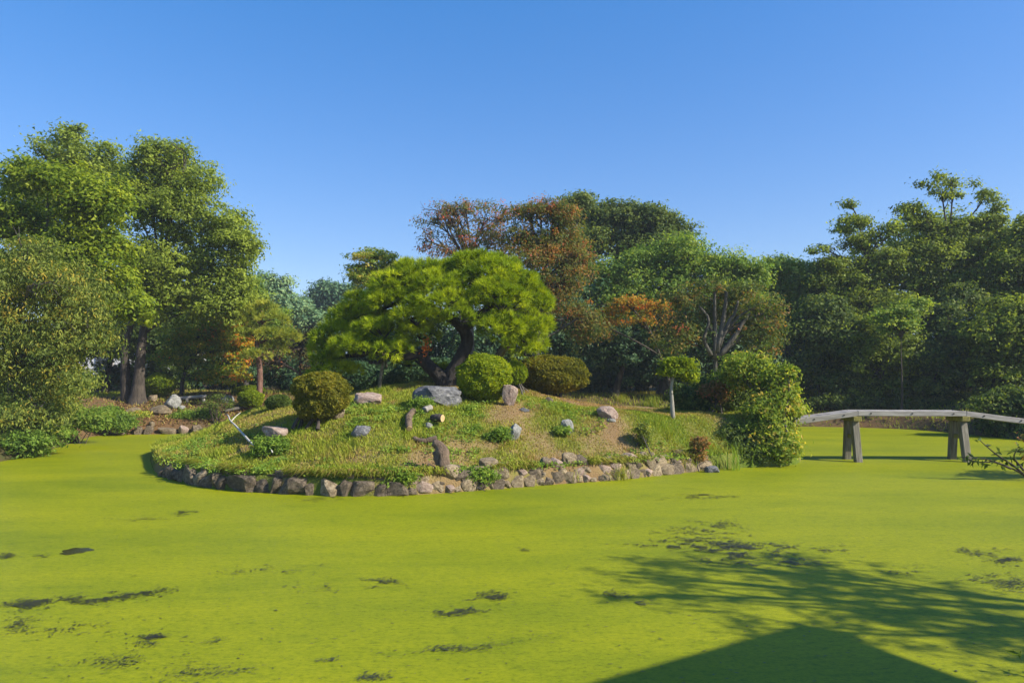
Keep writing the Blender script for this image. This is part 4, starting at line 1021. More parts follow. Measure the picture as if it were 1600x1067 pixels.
# reeds and grass tufts
def tuft(name, label, base, n, h, spread, mat, seed, width=.016, lean=.35, tint0=.7, group=None, cat='grass tuft'):
    rg = np.random.default_rng(seed)
    r0 = rg.normal(size=(n, 2)) * spread
    d = rg.normal(size=(n, 2)) * lean
    hh = h * (.55 + .5 * rg.random(n))
    V = []
    for k in range(4):
        t = k / 3
        c = np.stack([r0[:, 0] + d[:, 0] * hh * t * t, r0[:, 1] + d[:, 1] * hh * t * t, hh * t * (1 - .25 * t * np.hypot(d[:, 0], d[:, 1]))], 1)
        a = np.stack([-d[:, 1], d[:, 0], 0 * hh], 1); a = unit(a + rg.normal(size=(n, 1)) * .2) * width * (1 - t) ** .6 * .5
        V.append(np.stack([c - a, c + a], 1))
    V = np.concatenate(V, 1)
    o = np.arange(n)[:, None] * 8
    Q = np.concatenate([o + np.array([[2 * k, 2 * k + 1, 2 * k + 3, 2 * k + 2]]) for k in range(3)], 0)
    t = np.tile(tint0 + .15 * rg.normal(size=n), 3)
    return tag(link(name, make_mesh(name, V.reshape(-1, 3), [Q], mat, tint=t), None, base), label, cat, group)
GT = 'grass tufts at the water edge'
tuft('reed_clump', 'tall arching green reeds in the shade left of the island tip shrub', hit(1145, 734), 30, 1.05, .2, M['lf_weed'], 1, .03, .35, .4, cat='reeds')
tuft('grass_tuft', 'bright green grass tuft spilling over the round cobbles at the waterline', hit(968, 750) + np.array([0, .15, 0]), 150, .5, .14, M['lf_grass'], 2, .018, .6, .62, GT)
tuft('grass_tuft', 'yellow green grass tuft on the stone edging near its middle', hit(893, 752) + np.array([0, .2, 0]), 110, .5, .12, M['lf_grass'], 3, .016, .45, .6, GT)
tuft('grass_tuft', 'bright grass clump at the right end of the stone edging', hit(1075, 735) + np.array([0, .15, 0]), 110, .42, .13, M['lf_grass'], 4, .016, .5, .65, GT)
tuft('grass_tuft', 'bright green grass clump lit beyond the tan slope', hit(972, 628, 20), 90, .6, .22, M['lf_grass'], 6, .03, .5, .62, 'grass clumps behind the island slope')
tuft('grass_tuft', 'green grass clump left of the slender topiary tree', hit(1020, 636, 20), 110, .8, .26, M['lf_grass'], 7, .03, .35, .85, 'grass clumps behind the island slope')

# ------------------------------------------------------------------ rocks
def rock_mesh(name, mat, seed, sub=3, rough=.22, cuts=7, flat_top=None, boxy=1.0):
    import bmesh
    bm = bmesh.new(); bmesh.ops.create_icosphere(bm, subdivisions=sub, radius=1.0)
    V = np.array([v.co[:] for v in bm.verts])
    T = np.array([[v.index for v in f.verts] for f in bm.faces]); bm.free()
    rg = np.random.default_rng(seed)
    V = np.sign(V) * np.abs(V) ** boxy
    V = V * (1 + rough * fbm(V[:, 0] * 1.1 + seed, V[:, 1] * 1.1, V[:, 2] * 1.1, seed, 2))[:, None]
    for k in range(cuts):
        nn = unit(rg.normal(size=3)); dd = .55 + .3 * rg.random()
        o = V @ nn - dd
        V = V - np.where(o > 0, o * .88, 0)[:, None] * nn
    if flat_top is not None:
        o = V[:, 2] - flat_top; V[:, 2] -= np.where(o > 0, o * .85, 0)
    V = V + unit(V) * (.05 * fbm(V[:, 0] * 4, V[:, 1] * 4, V[:, 2] * 4, seed + 3, 3))[:, None]
    V = (V - (V.max(0) + V.min(0)) / 2) / ((V.max(0) - V.min(0)) / 2)
    return make_mesh(name, V, [T], mat, smooth_shade=False)

def rock(label, px, py_base, w, h, mat, seed, depth=.7, sink=.25, rz=0.0, tilt=0.0, y0=8, group='rocks on the island', cuts=7, rough=.22, flat=None, name='rock'):
    b = hit(px, py_base, y0); k = b[1] / F
    W, Hh = w * k / 2, h * k / 2 * (1 + sink)
    o = link(name, rock_mesh(name, mat, seed, 4 if w > 45 else 3, rough, cuts, flat))
    o.location = (b[0], b[1] + W * depth * .5, b[2] + Hh - 2 * Hh * sink / (1 + sink))
    o.scale = (W, W * depth, Hh); o.rotation_euler = (0, tilt, rz)
    return tag(o, label, 'rock', group)
rock('large flat topped grey boulder in front of the pine trunk', 681, 634, 80, 31, M['rock_grey'], 3, .7, .15, 0, .03, flat=.55, cuts=9)
rock('low ridged pinkish grey rock left of the large flat topped boulder', 571, 634, 50, 22, M['rock_pink'], 14, .6, .2, 0, -.14, rough=.4)
rock('upright pinkish standing stone beside the largest ball bush', 796, 634, 25, 33, M['rock_pink'], 5, .6, .15, .2, .08, cuts=10, flat=.7)
rock('small pale pointed stone on the front slope', 803, 689, 24, 27, M['rock_pale'], 6, .7, .15, .3, .2, cuts=10)
rock('grey upright block stone on the front slope right of the pale pointed one', 886, 678, 21, 22, M['rock_pale'], 17, .8, .15, .3, 0, cuts=10, flat=.7)
rock('pinkish grey wedge rock on the dry grass near the topiary tree', 950, 655, 36, 20, M['rock_pink'], 8, .6, .15, 0, .15, cuts=9)
rock('flat pale stone half sunk before the wedge rock', 955, 660, 18, 6, M['rock_pale'], 9, .6, .35)
rock('flat salmon coloured rock above the weed clump on the left slope', 427, 688, 48, 20, M['rock_pink'], 10, .7, .2, -.2, .08, cuts=9, flat=.5)
rock('grey flat stone half buried in grass on the middle slope', 563, 683, 30, 18, M['rock_grey'], 11, .8, .25, .3, .1, cuts=8, flat=.5)
rock('dark tan rock at the foot of the brownish dome bush', 527, 656, 22, 19, M['rock_tan'], 12, .8, .2, 0, 0, cuts=8)
rock('small flat grey stone in the grass below the standing stone', 819, 643, 17, 6, M['rock_grey'], 13, .7, .3)
rock('small grey stone lying at the log pile', 668, 668, 15, 8, M['rock_pale'], 15, .8, .3)
rock('low grey stone at the waterline below the reeds', 1114, 738, 24, 10, M['rock_grey'], 16, .8, .3)
rock('dark lump of rock and stub on the dry slope below the wide hedge', 858, 630, 14, 10, M['rock_dark'], 18, .8, .25)
GLR = 'rocks on the left bank'
rock('jagged pale grey rock right of the twin trunk', 268, 640, 26, 24, M['rock_pale'], 21, .8, .15, 0, .1, 26, GLR, 11)
rock('wide brown rounded rock left of the jagged pale rock', 248, 648, 34, 15, M['rock_tan'], 22, .7, .25, 0, 0, 26, GLR)
rock('rounded brown rock below the twin trunk', 207, 648, 24, 12, M['rock_tan'], 23, .7, .25, 0, 0, 26, GLR)
rock('small pale stone right of the jagged pale rock', 283, 640, 10, 7, M['rock_pale'], 24, .8, .2, 0, 0, 26, GLR)
rock('dark grey rock by the flat topped bush', 352, 629, 22, 12, M['rock_grey'], 25, .8, .2, 0, 0, 25, GLR)
rock('tan earthy rock beside the trunk roots', 236, 627, 16, 10, M['rock_tan'], 26, .8, .25, 0, 0, 28, GLR)

# stone edging of the island: every stone its own part
def shore_walk(pts, n):
    p = np.asarray(pts); seg = np.linalg.norm(np.diff(p, axis=0), axis=1); s = np.concatenate([[0], np.cumsum(seg)])
    q = np.linspace(0, s[-1], n)
    return np.stack([np.interp(q, s, p[:, 0]), np.interp(q, s, p[:, 1])], 1), s[-1]
rng = np.random.default_rng(200)
path = ISLE[(ISLE[:, 1] < 19.6) & (ISLE[:, 0] < 5.3) & (ISLE[:, 0] > -9.0)]
path = path[np.argsort(path[:, 0])]
WP, LEN = shore_walk(path, 800)
wallroot = empty('stone_edging', (WP[400][0], WP[400][1], 0), 'rough stone edging of boulders and cobbles along the front of the island', 'stone wall')
wb = np.array(wallroot.location)
big = [rock_mesh('stone', M['rock_dark'], 300 + i, 3, .16, 8, .75, .62) for i in range(8)]
bigt = [rock_mesh('stone', M['rock_tan'], 320 + i, 3, .18, 7, None, .75) for i in range(4)]
cob = [rock_mesh('stone', M['rock_tan'], 340 + i, 3, .14, 4, None, .8) for i in range(5)] + [rock_mesh('stone', M['rock_pink'], 350 + i, 3, .14, 4, None, .8) for i in range(2)] + [rock_mesh('stone', M['rock_dark'], 360 + i, 3, .15, 5, None, .8) for i in range(3)]
def put_stone(s, wdt, hgt, dep, z, meshes, inset):
    i = int(np.clip(s / LEN * 799, 1, 798))
    p = WP[i]; t = unit(WP[i + 1] - WP[i - 1]); nrm = np.array([-t[1], t[0]])
    if nrm[1] < 0 and p[0] > -9: nrm = -nrm
    o = link('stone', meshes[rng.integers(len(meshes))], wallroot)
    o.location = (p[0] + nrm[0] * inset - wb[0], p[1] + nrm[1] * inset - wb[1], z)
    o.scale = (wdt / 2, dep / 2, hgt / 2)
    o.rotation_euler = (rng.normal() * .10, rng.normal() * .14, math.atan2(t[1], t[0]) + rng.normal() * .12 + (math.pi if rng.random() > .5 else 0))
s = 0.0
cut = LEN * 0.47
while s < cut:
    wd = rng.choice([.24, .36, .5, .8], p=[.3, .38, .24, .08]) * (.85 + .3 * rng.random())
    hh = (.22 + .13 * rng.random()) * (.75 + .25 * min(1, s / 2.5))
    if wd > .75: hh = .33
    put_stone(s + wd / 2, wd * 1.10, hh + .16, .42, hh * .5 - .06, big if rng.random() < .8 else bigt, .10)
    if rng.random() < .8: put_stone(s + wd * rng.random(), .24 + .24 * rng.random(), .2 + .08 * rng.random(), .3, hh + .02, big if rng.random() < .6 else cob, .24)
    s += wd * .86
while s < LEN - .1:
    wd = .22 + .22 * rng.random() ** 1.3
    put_stone(s + wd / 2, wd * 1.12, wd * .9, .3, wd * .26, cob, .05 + .06 * rng.random())
    for z, ins, pr in ((.27, .14, .95), (.42, .26, .75)):
        if rng.random() < pr:
            w2 = .20 + .25 * rng.random(); put_stone(s + wd * rng.random(), w2 * 1.1, w2 * .85, .28, z + .04 * rng.normal(), cob, ins)
    s += wd * .8
# stones along the left far shore
lp = POND[(POND[:, 1] > 28.6) & (POND[:, 0] < -10.5)]
lp = lp[np.argsort(lp[:, 0])]
WP, LEN = shore_walk(lp, 800)
wallroot = empty('stone_edging', (WP[400][0], WP[400][1], 0), 'line of pale low stones along the left bank across the channel', 'stone wall')
wb = np.array(wallroot.location)
s = 0.1
while s < LEN:
    wd = .3 + .6 * rng.random()
    put_stone(s + wd / 2, wd, .3 + .25 * rng.random(), .4, .12, cob, .1)
    if rng.random() < .45: put_stone(s + wd / 2, wd * .7, .3, .35, .38, cob, .4)
    s += wd * (1.0 + .5 * rng.random())

# ------------------------------------------------------------------ logs, stump, fallen branch, bench
def log(label, pts, r, mat, end=None, name='log', group='old logs on the front slope', cat='log', sides=10):
    b = np.asarray(pts[0], float)
    mb = MB(); pp = spline([np.asarray(p) - b for p in pts], max(4, 4 * len(pts)))
    n = len(pp); rr = np.interp(np.linspace(0, 1, n), np.linspace(0, 1, len(r)), r) * (1 + .06 * np.sin(np.arange(n) * 1.7))
    mb.tube(pp, rr, sides)
    o = mb.build(name, mat, None, True, b)
    tag(o, label, cat, group)
    if end is not None:
        e = pp[-1]; d = unit(pp[-1] - pp[-2])
        m2 = MB(); m2.tube(np.array([e - d * .01, e + d * .012]), [rr[-1] * .93, rr[-1] * .9], sides + 4)
        m2.build('cut_end', M['cut_wood'], o, False)
    return o
h0 = hit(676, 664); h1 = hit(690, 664)
log('short sawn log with a pale round cut end facing right', [h0 + (-.02, .12, .16), h0 + (.1, .02, .17), h1 + (.03, -.12, .17)], [.09, .10, .10], M['bark_dark'], True)
a0, a1 = hit(644, 648), hit(640, 676)
log('curved barkless log lying down the slope with a sawn lower end', [a0 + (.02, .05, .1), (a0 + a1) / 2 + (-.05, -.03, .14), a1 + (0, -.05, .1)], [.075, .09, .08], M['bark_brown'], True)
a0, a1, a2 = hit(646, 690), hit(662, 694), hit(682, 692)
log('bent root like branch lying across the hollow above the stump', [a0 + (0, 0, .08), a1 + (0, -.05, .07), a2 + (0, -.05, .12)], [.05, .06, .07], M['bark_brown'])
log('short pale sawn log chunk on top of the old log pile', [hit(663, 647) + (0, 0, .1), hit(673, 644) + (0, 0, .12)], [.085, .085], M['bark_pale'], True)
sb = hit(690, 742)
st = empty('root_stump', sb, 'gnarled brown uprooted stump with twisted roots above the stone edging', 'stump')
for pth, r in (([(676, 692), (686, 696), (692, 712), (693, 730), (690, 745)], [.07, .12, .16, .15, .09]), ([(680, 705), (684, 718), (690, 736)], [.06, .09, .06]), ([(668, 726), (676, 732), (684, 740)], [.05, .06, .05]), ([(684, 690), (689, 705), (686, 722)], [.05, .07, .04])):
    mb = MB(); pp = spline([P(x, y, sb[1] + .30 - .2 * (y - 690) / 50) - sb for x, y in pth], 10)
    mb.tube(pp, np.interp(np.linspace(0, 1, 10), np.linspace(0, 1, len(r)), r) * (1 + .12 * np.sin(np.arange(10) * 2.1)), 8)
    mb.build('root', M['bark_brown'], st, True)
fb = hit(425, 720)
br = empty('fallen_branch', fb, 'thin white bare forked branch lying over the left slope', 'branch')
for pth, r in (([(404, 712), (393, 705), (380, 690), (368, 676), (360, 668), (356, 658), (352, 655)], .032), ([(362, 669), (368, 662), (376, 655)], .018), ([(426, 720), (420, 708), (414, 702)], .016)):
    mb = MB(); mb.tube(spline([hit(x, y, 10) + np.array([0, -.02, .2]) - fb for x, y in pth], 14), np.linspace(r, r * .5, 14), 6)
    mb.build('branch', M['dead_wood'], br, True)
a0, a1 = hit(350, 646, 20), hit(388, 640, 20)
log('pale driftwood like log lying on the bank left of the flat topped bush', [a0 + (0, 0, .1), (a0 + a1) / 2 + (0, 0, .14), a1 + (0, 0, .12)], [.06, .08, .06], M['bark_grey'], group='logs on the left bank')
# log bench / rail
b = hit(305, 628, 26)
bn = empty('log_rail', b, 'low rail of one long pole on short round posts on the left bank', 'rail')
Yb = b[1]
mb = MB(); mb.tube(np.linspace(P(278, 622.5, Yb) - b, P(322, 619, Yb + .2) - b, 6), .085, 9); mb.build('pole', M['wood_grey'], bn, True)
for px in (292, 318):
    g = ground_at(px, Yb); mb = MB(); mb.tube(np.array([g - b - (0, 0, .1), g - b + (0, 0, .1), P(px, 623, Yb) - b]), .075, 8); mb.build('post', M['bark_pale'], bn, True)

# ------------------------------------------------------------------ footbridge
X0, Xa, Xb, X1 = 6.7, 10.14, 13.32, 17.6
Y0, Y1 = 20.0, 20.74
zt = 1.49
fb = empty('footbridge', (Xa, (Y0 + Y1) / 2, 0), 'weathered grey wooden plank footbridge on two splayed trestles at the right', 'bridge')
fo = np.array(fb.location)
def beam_R(a, b):
    d = unit(np.asarray(b, float) - a); y = np.array([0, 1.0, 0]); z = np.cross(d, y); z = unit(z)
    return np.stack([d, np.cross(z, d), z], 1)
plank_me = None
for (xa, za, xb, zb) in ((X0, 1.02, Xa, zt), (Xa, zt, Xb, zt - .01), (Xb, zt - .01, X1, .93)):
    a, b_ = np.array([xa, 0, za]), np.array([xb, 0, zb]); ln = np.linalg.norm(b_ - a); R = beam_R(a, b_); c = (a + b_) / 2
    for yy in (Y0 + .05, Y1 - .05):
        mb = MB(); mb.box((0, 0, 0), (ln - .008, .1, .15), bevel=.008)
        o = mb.build('edge_beam', M['wood_grey'], fb)
        o.location = tuple(c + np.array([0, yy, -.075]) - fo); o.rotation_euler = (0, -math.atan2(zb - za, xb - xa), 0)
        if yy < Y0 + .2:
            for f in np.linspace(.12, .88, 3 if ln < 3.4 else 4):
                m2 = MB(); th = np.array([[0, -.066, 0], [0, -.05, 0], [0, -.045, 0]])
                m2.tube(th + np.array([(f - .5) * ln, 0, .005]), [.022, .022, .022], 8); m2.build('bolt', M['iron'], o)
    npl = int(ln / .24)
    for k in range(npl):
        if plank_me is None:
            mb = MB(); mb.box((0, 0, 0), (.228, Y1 - Y0 - .206, .045), bevel=.005); plank_me = mb.mesh('plank', M['wood_grey'])
        o = link('plank', plank_me, fb)
        f = (k + .5) / npl
        o.location = tuple(a + (b_ - a) * f + np.array([0, (Y0 + Y1) / 2, -.035 + .004 * ((k * 7) % 3)]) - fo)
        o.rotation_euler = (0, -math.atan2(zb - za, xb - xa), 0); o.scale = (ln / npl / .24, 1, 1)
for x in (Xa - .02, Xb - .02):
    tr = MB(); tr.box((0, 0, 0), (.24, Y1 - Y0 + .04, .15), bevel=.012)
    o = tr.build('cap_beam', M['wood_mossy'], fb, False, np.array([x, (Y0 + Y1) / 2, zt - .235]) - fo)
    zc = zt - .312
    for yt, yf in ((20.18, 19.86), (20.55, 20.68)):
        p0, p1 = np.array([x, yt, zc]), np.array([x, yf, -.5])
        d = p1 - p0; ln = np.linalg.norm(d); ang = math.atan2(d[1], -d[2])
        mb = MB(); mb.box((0, 0, 0), (.20, .17, ln), bevel=.015)
        o = mb.build('leg', M['wood_post'], fb, False, (p0 + p1) / 2 - fo); o.rotation_euler = (ang, 0, 0)
    mb = MB(); mb.box((0, 0, 0), (.07, .36, .12), bevel=.008); mb.build('brace', M['wood_mossy'], fb, False, np.array([x, 20.33, .72]) - fo)

# ------------------------------------------------------------------ stone lantern, buildings beyond the trees
lb = ground_at(1174, 32.0)
ln = empty('stone_lantern', lb, 'pale stone lantern half hidden by leaves behind the island tip shrub', 'lantern')
k = 32.0 / F
ztop = P(0, 540, 32)[2] - lb[2]
def prism(mb, prof, sides=6):
    mb.tube(np.array([[0, 0, z] for z, r in prof]) + np.array([1e-4, 0, 0]) * np.arange(len(prof))[:, None], [r for z, r in prof], sides)
for nm, prof in (('base', [(-.1, .42), (.2, .42), (.3, .3)]), ('pillar', [(.3, .17), (ztop - 1.15, .17)]), ('platform', [(ztop - 1.15, .2), (ztop - 1.0, .38), (ztop - .88, .38)]), ('light_box', [(ztop - .88, .26), (ztop - .45, .26)]),
                 ('roof', [(ztop - .45, .5), (ztop - .38, .5), (ztop - .18, .16), (ztop - .12, .1)]), ('finial', [(ztop - .12, .06), (ztop - .04, .12), (ztop + .08, .03)])):
    mb = MB(); prism(mb, prof); mb.build(nm, M['lantern_stone'], ln)
def building(name, label, x0, x1, y, z0, z1, dep, wins, roofmat, group=None):
    r = empty(name, (x0, y, z0), label, 'building', group)
    mb = MB(); mb.box(((x1 - x0) / 2, dep / 2, (z1 - z0) / 2), (x1 - x0, dep, z1 - z0)); mb.build('wall', M['plaster'], r)
    mb = MB(); W = (x1 - x0) / 2 + .6; D = dep / 2 + .6; hz_ = z1 - z0
    V = np.array([[-W, -D, 0], [W, -D, 0], [W, D, 0], [-W, D, 0], [-W * .6, 0, 1.6], [W * .6, 0, 1.6], [-W, -D, -.15], [W, -D, -.15], [W, D, -.15], [-W, D, -.15]]) + np.array([(x1 - x0) / 2, dep / 2, hz_ + .16])
    mb.add(V, [[0, 1, 5, 4], [2, 3, 4, 5], [6, 7, 1, 0], [7, 8, 2, 1], [8, 9, 3, 2], [9, 6, 0, 3], [9, 8, 7, 6]], [[1, 2, 5], [3, 0, 4]])
    mb.build('roof', roofmat, r)
    for k in range(wins):
        cx = (k + .5) / wins * (x1 - x0)
        mb = MB(); mb.box((cx, -.03, hz_ * .55), (1.3, .08, 1.2)); f = mb.build('window', M['wood_grey'], r)
        mb = MB(); mb.box((cx, -.075, hz_ * .55), (1.14, .02, 1.04)); mb.build('pane', M['glass'], f)
building('garden_house', 'white walled low house glimpsed under the left bank trees', -36, -26, 52, 1.6, 5.2, 6, 3, M['roof_tile'], 'buildings beyond the trees')
building('garden_house', 'white walled shed glimpsed beneath the pine at its left', -12.5, -7, 50, 1.6, 4.0, 4, 2, M['roof_tile'], 'buildings beyond the trees')
bz = P(1585, 366, 72)[2]
building('tall_building', 'large building with a blue grey roof rising behind the right bank trees', 52.3, 74, 72, 1.6, bz - 1.3, 14, 5, M['roof_tile'], 'buildings beyond the trees')

# ------------------------------------------------------------------ pavilion and tree at the right, out of view, whose shade lies on the pond
hE = 4.5
K = math.cos(rad(SUN_EL)) / math.sin(rad(SUN_EL))
cor = np.array([2.82 + K * hE * math.cos(rad(SUN_AZ)), 6.84 - K * hE * math.sin(rad(SUN_AZ))]); ua, ub = np.array([-.866, -.5]), np.array([.5, -.866]); S = 4.6
cxy = cor + (ua + ub) * S / 2
pz = float(gnd(*cxy))
pv = empty('pavilion', (cxy[0], cxy[1], pz), 'thatched square garden pavilion on four posts beside the pond', 'pavilion')
c4 = [cor, cor + ua * S, cor + (ua + ub) * S, cor + ub * S]
V = [np.array([*(p - cxy), hE - pz]) for p in c4] + [np.array([*(p - cxy), hE - pz - .22]) for p in c4] + [np.array([0, 0, hE + 1.5 - pz])]
mb = MB(); mb.add(V, [[0, 1, 5, 4], [1, 2, 6, 5], [2, 3, 7, 6], [3, 0, 4, 7], [4, 5, 6, 7]], [[1, 0, 8], [2, 1, 8], [3, 2, 8], [0, 3, 8]]); mb.build('roof', M['thatch'], pv)
for p in c4:
    q = cxy + (p - cxy) * .7
    mb = MB(); mb.tube(np.array([[*(q - cxy), float(gnd(*q)) - pz - .3], [*(q - cxy), hE - pz - .225]]), .09, 10); mb.build('post', M['wood_post'], pv, True)
    d = cxy + (p - cxy) * .68
Lt = np.array([(9.2, 8.5, 5.6, 1.0, .55, .22), (10.3, 8.1, 5.4, 1.1, .6, .25), (9.9, 7.4, 5.3, .8, .5, .2), (11.2, 9.0, 5.6, 1.0, .6, .3), (11.6, 7.3, 5.2, 1.1, .7, .3), (12.3, 8.4, 6.0, 1.2, .9, .4),
               (12.6, 6.6, 5.0, 1.1, .6, .3), (10.9, 6.6, 4.6, .9, .5, .2), (9.6, 9.1, 5.9, .9, .6, .25), (10.8, 9.9, 6.1, 1.0, .6, .25), (12.0, 9.6, 6.2, 1.1, .7, .3), (11.8, 6.4, 4.9, .9, .6, .25), (13.4, 7.6, 6.4, 1.2, 1, .5)])
Lt[:, 1] -= K * (Lt[:, 2]) * math.sin(rad(SUN_AZ)) + .65
tree('pine_like_tree', 'layered tree out of view beside the pavilion, its thin shade on the pond', 'tree', (14.4, 5.2, float(gnd(14.4, 5.2))), Lt, M['lf_dark'], M['bark_dark'], clumps=230, per=24, clump_r=.25, leaf=.10, trunk_r=.2, seed=99, twigs=10, flat=.3, fork=.5)
wd_ = np.array([4.55, 5.05, float(max(gnd(4.55, 5.05), 0))])
bush('leafy_weed', 'few dark leaves poking in at the bottom right corner', 'plant', wd_, np.array([(4.35, 5.75, .12, .16, .12, .08)]), M['lf_dark'], 8, .08, 170, clipped=False, per=2, clump_r=.08, stems=0, stem_r=.008, aspect=.4)

# ------------------------------------------------------------------ grass, ground cover, pond debris
rng = np.random.default_rng(400)
n = 330000
gx = rng.uniform(-12, 9.3, n); gy = rng.uniform(14.2, 24.5, n)
sd = sdist(gx, gy, ISLE)
lu = lush(gx, gy)
k = (sd > np.where(gx < -8.8, .02, .13)) & (rng.random(n) < .32 + .85 * lu) & (rng.random(n) < np.clip(1.6 - (gy - 14) * .075, .5, 1))
gx, gy, lu = gx[k], gy[k], lu[k]; n = len(gx)
gz = isle_h(gx, gy)
h = (.035 + .065 * rng.random(n)) * (.55 + .8 * lu)
tall = vnoise(gx * 1.7, gy * 1.7, 0, 55) > .35
h = h * np.where(tall, 1.5, .8)
an = rng.uniform(0, 2 * math.pi, n); wv = .010 + .010 * rng.random(n)
dx = np.stack([np.cos(an), np.sin(an), 0 * an], 1) * wv[:, None]
bs = np.stack([gx, gy, gz - .01], 1)
tip = bs + np.stack([rng.normal(size=n) * .45 * h, rng.normal(size=n) * .45 * h, h], 1)
V = np.stack([bs - dx, bs + dx, tip], 1).reshape(-1, 3)
tint = .09 + .74 * lu + .14 * rng.normal(size=n) + .12 * vnoise(gx * 3, gy * 3, 0, 58)
tag(link('grass', make_mesh('grass', V, [np.arange(3 * n).reshape(-1, 3)], M['lf_grass'], tint=tint)), 'short green and straw coloured grass over the island mound', 'grass', kind='stuff')
# longer grass hanging over the stone edging
n = 15000
ii = rng.integers(0, len(path) - 1, n); f = rng.random(n)[:, None]
pp = path[ii] * (1 - f) + path[ii + 1] * f
tt = unit(path[ii + 1] - path[ii]); nn = np.stack([-tt[:, 1], tt[:, 0]], 1)
pp = pp + nn * (.16 + .22 * rng.random(n))[:, None]
k = vnoise(pp[:, 0] * 1.3, pp[:, 1] * 1.3, 0, 91) + .5 * vnoise(pp[:, 0] * 4, pp[:, 1] * 4, 0, 92) > .05
pp, nn = pp[k], nn[k]; n = len(pp)
z = isle_h(pp[:, 0], pp[:, 1]); ln = .10 + .16 * rng.random(n)
bs = np.stack([pp[:, 0], pp[:, 1], z], 1); out = np.stack([-nn[:, 0], -nn[:, 1], np.zeros(n)], 1)
sd_ = np.stack([nn[:, 1], -nn[:, 0], np.zeros(n)], 1) * .009
mid_ = bs + out * (ln * .45)[:, None] + np.array([0, 0, 1]) * (ln * .55)[:, None] + rng.normal(size=(n, 3)) * .03
tip = mid_ + out * (ln * .55)[:, None] - np.array([0, 0, 1]) * (ln * .25 * rng.random(n))[:, None] + rng.normal(size=(n, 3)) * .04
V = np.stack([bs - sd_, bs + sd_, mid_ + sd_, mid_ - sd_, tip], 1).reshape(-1, 3); o = np.arange(n)[:, None] * 5
tag(link('edge_grass', make_mesh('edge_grass', V, [o + np.array([[0, 1, 2, 3]]), o + np.array([[3, 2, 4]])], M['lf_grass'], tint=np.tile(.55 + .2 * rng.normal(size=n), 2))), 'longer grass hanging over the stones of the island edge', 'grass', kind='stuff')
# broad leaved weeds through the front slope
n = 1500
gx = rng.uniform(-9.5, 6.5, n); gy = rng.uniform(14.4, 19.5, n); sd = sdist(gx, gy, ISLE)
k = (sd > .2) & (vnoise(gx * 1.1, gy * 1.1, 0, 61) + .35 * vnoise(gx * 3.1, gy * 3.1, 0, 62) > .12)
ew = path[rng.integers(len(path), size=360)] + np.stack([rng.normal(size=360) * .25, .22 + .12 * rng.random(360)], 1)
ew = ew[vnoise(ew[:, 0] * .9, ew[:, 1] * .9, 0, 66) > -.25]
gx, gy = np.concatenate([gx[k], ew[:, 0]]), np.concatenate([gy[k], ew[:, 1]]); n = len(gx); per = 16; idx = np.repeat(np.arange(n), per)
C = np.stack([gx[idx] + rng.normal(size=n * per) * .09, gy[idx] + rng.normal(size=n * per) * .09, np.maximum(isle_h(gx, gy), .34)[idx] + .02 + .10 * rng.random(n * per)], 1)
V, Q = leaf_quads(C, unit(rng.normal(size=C.shape) * .6 + np.array([.1, -.3, .8])), .055 + .035 * rng.random(n * per), .55, rng)
tag(link('ground_cover', make_mesh('ground_cover', V, [Q], M['lf_weed'], tint=(.5 + .2 * rng.normal(size=n))[idx] + .15 * rng.normal(size=n * per))), 'low broad leaved weeds scattered through the island grass', 'ground cover', kind='stuff')
# dry leaf litter
n = 16000
gx = np.concatenate([rng.uniform(-10, 6.5, n // 2), rng.uniform(-19, -10, n // 2)]); gy = np.concatenate([rng.uniform(14.5, 24, n // 2), rng.uniform(29.5, 38, n // 2)])
g = gnd(gx, gy); k = (g > .3); gx, gy, g = gx[k], gy[k], g[k]
C = np.stack([gx, gy, g + .025], 1)
V, Q = leaf_quads(C, unit(rng.normal(size=C.shape) * .3 + np.array([0, 0, 1])), np.where(gy > 28, .12, .05), .6, rng)
tag(link('leaf_litter', make_mesh('leaf_litter', V, [Q], M['lf_litter'], tint=.5 + .25 * rng.normal(size=len(C)))), 'fallen brown leaves strewn on the banks', 'leaf litter', kind='stuff')
# bank grass on the mainland
n = 90000
gx = rng.uniform(-24, 26, n); gy = rng.uniform(20, 44, n)
d = -sdist(gx, gy, POND); lu = np.clip(lush_ground(gx, gy) + .45 * smooth(8, 12, gx), 0, 1)
k = (d > np.where(gx > 8, .02, .25)) & (rng.random(n) < .25 + .9 * lu); gx, gy, lu = gx[k], gy[k], lu[k]; n = len(gx)
gz = ground_h(gx, gy); h = .08 + .14 * rng.random(n); an = rng.uniform(0, 6.283, n)
dx = np.stack([np.cos(an), np.sin(an), 0 * an], 1) * .022
bs = np.stack([gx, gy, gz - .01], 1); tip = bs + np.stack([rng.normal(size=n) * .4 * h, rng.normal(size=n) * .4 * h, h], 1)
tag(link('bank_grass', make_mesh('bank_grass', np.stack([bs - dx, bs + dx, tip], 1).reshape(-1, 3), [np.arange(3 * n).reshape(-1, 3)], M['lf_grass'], tint=.2 + .7 * lu + .12 * rng.normal(size=n))),
    'rough grass on the banks around the pond', 'grass', kind='stuff')
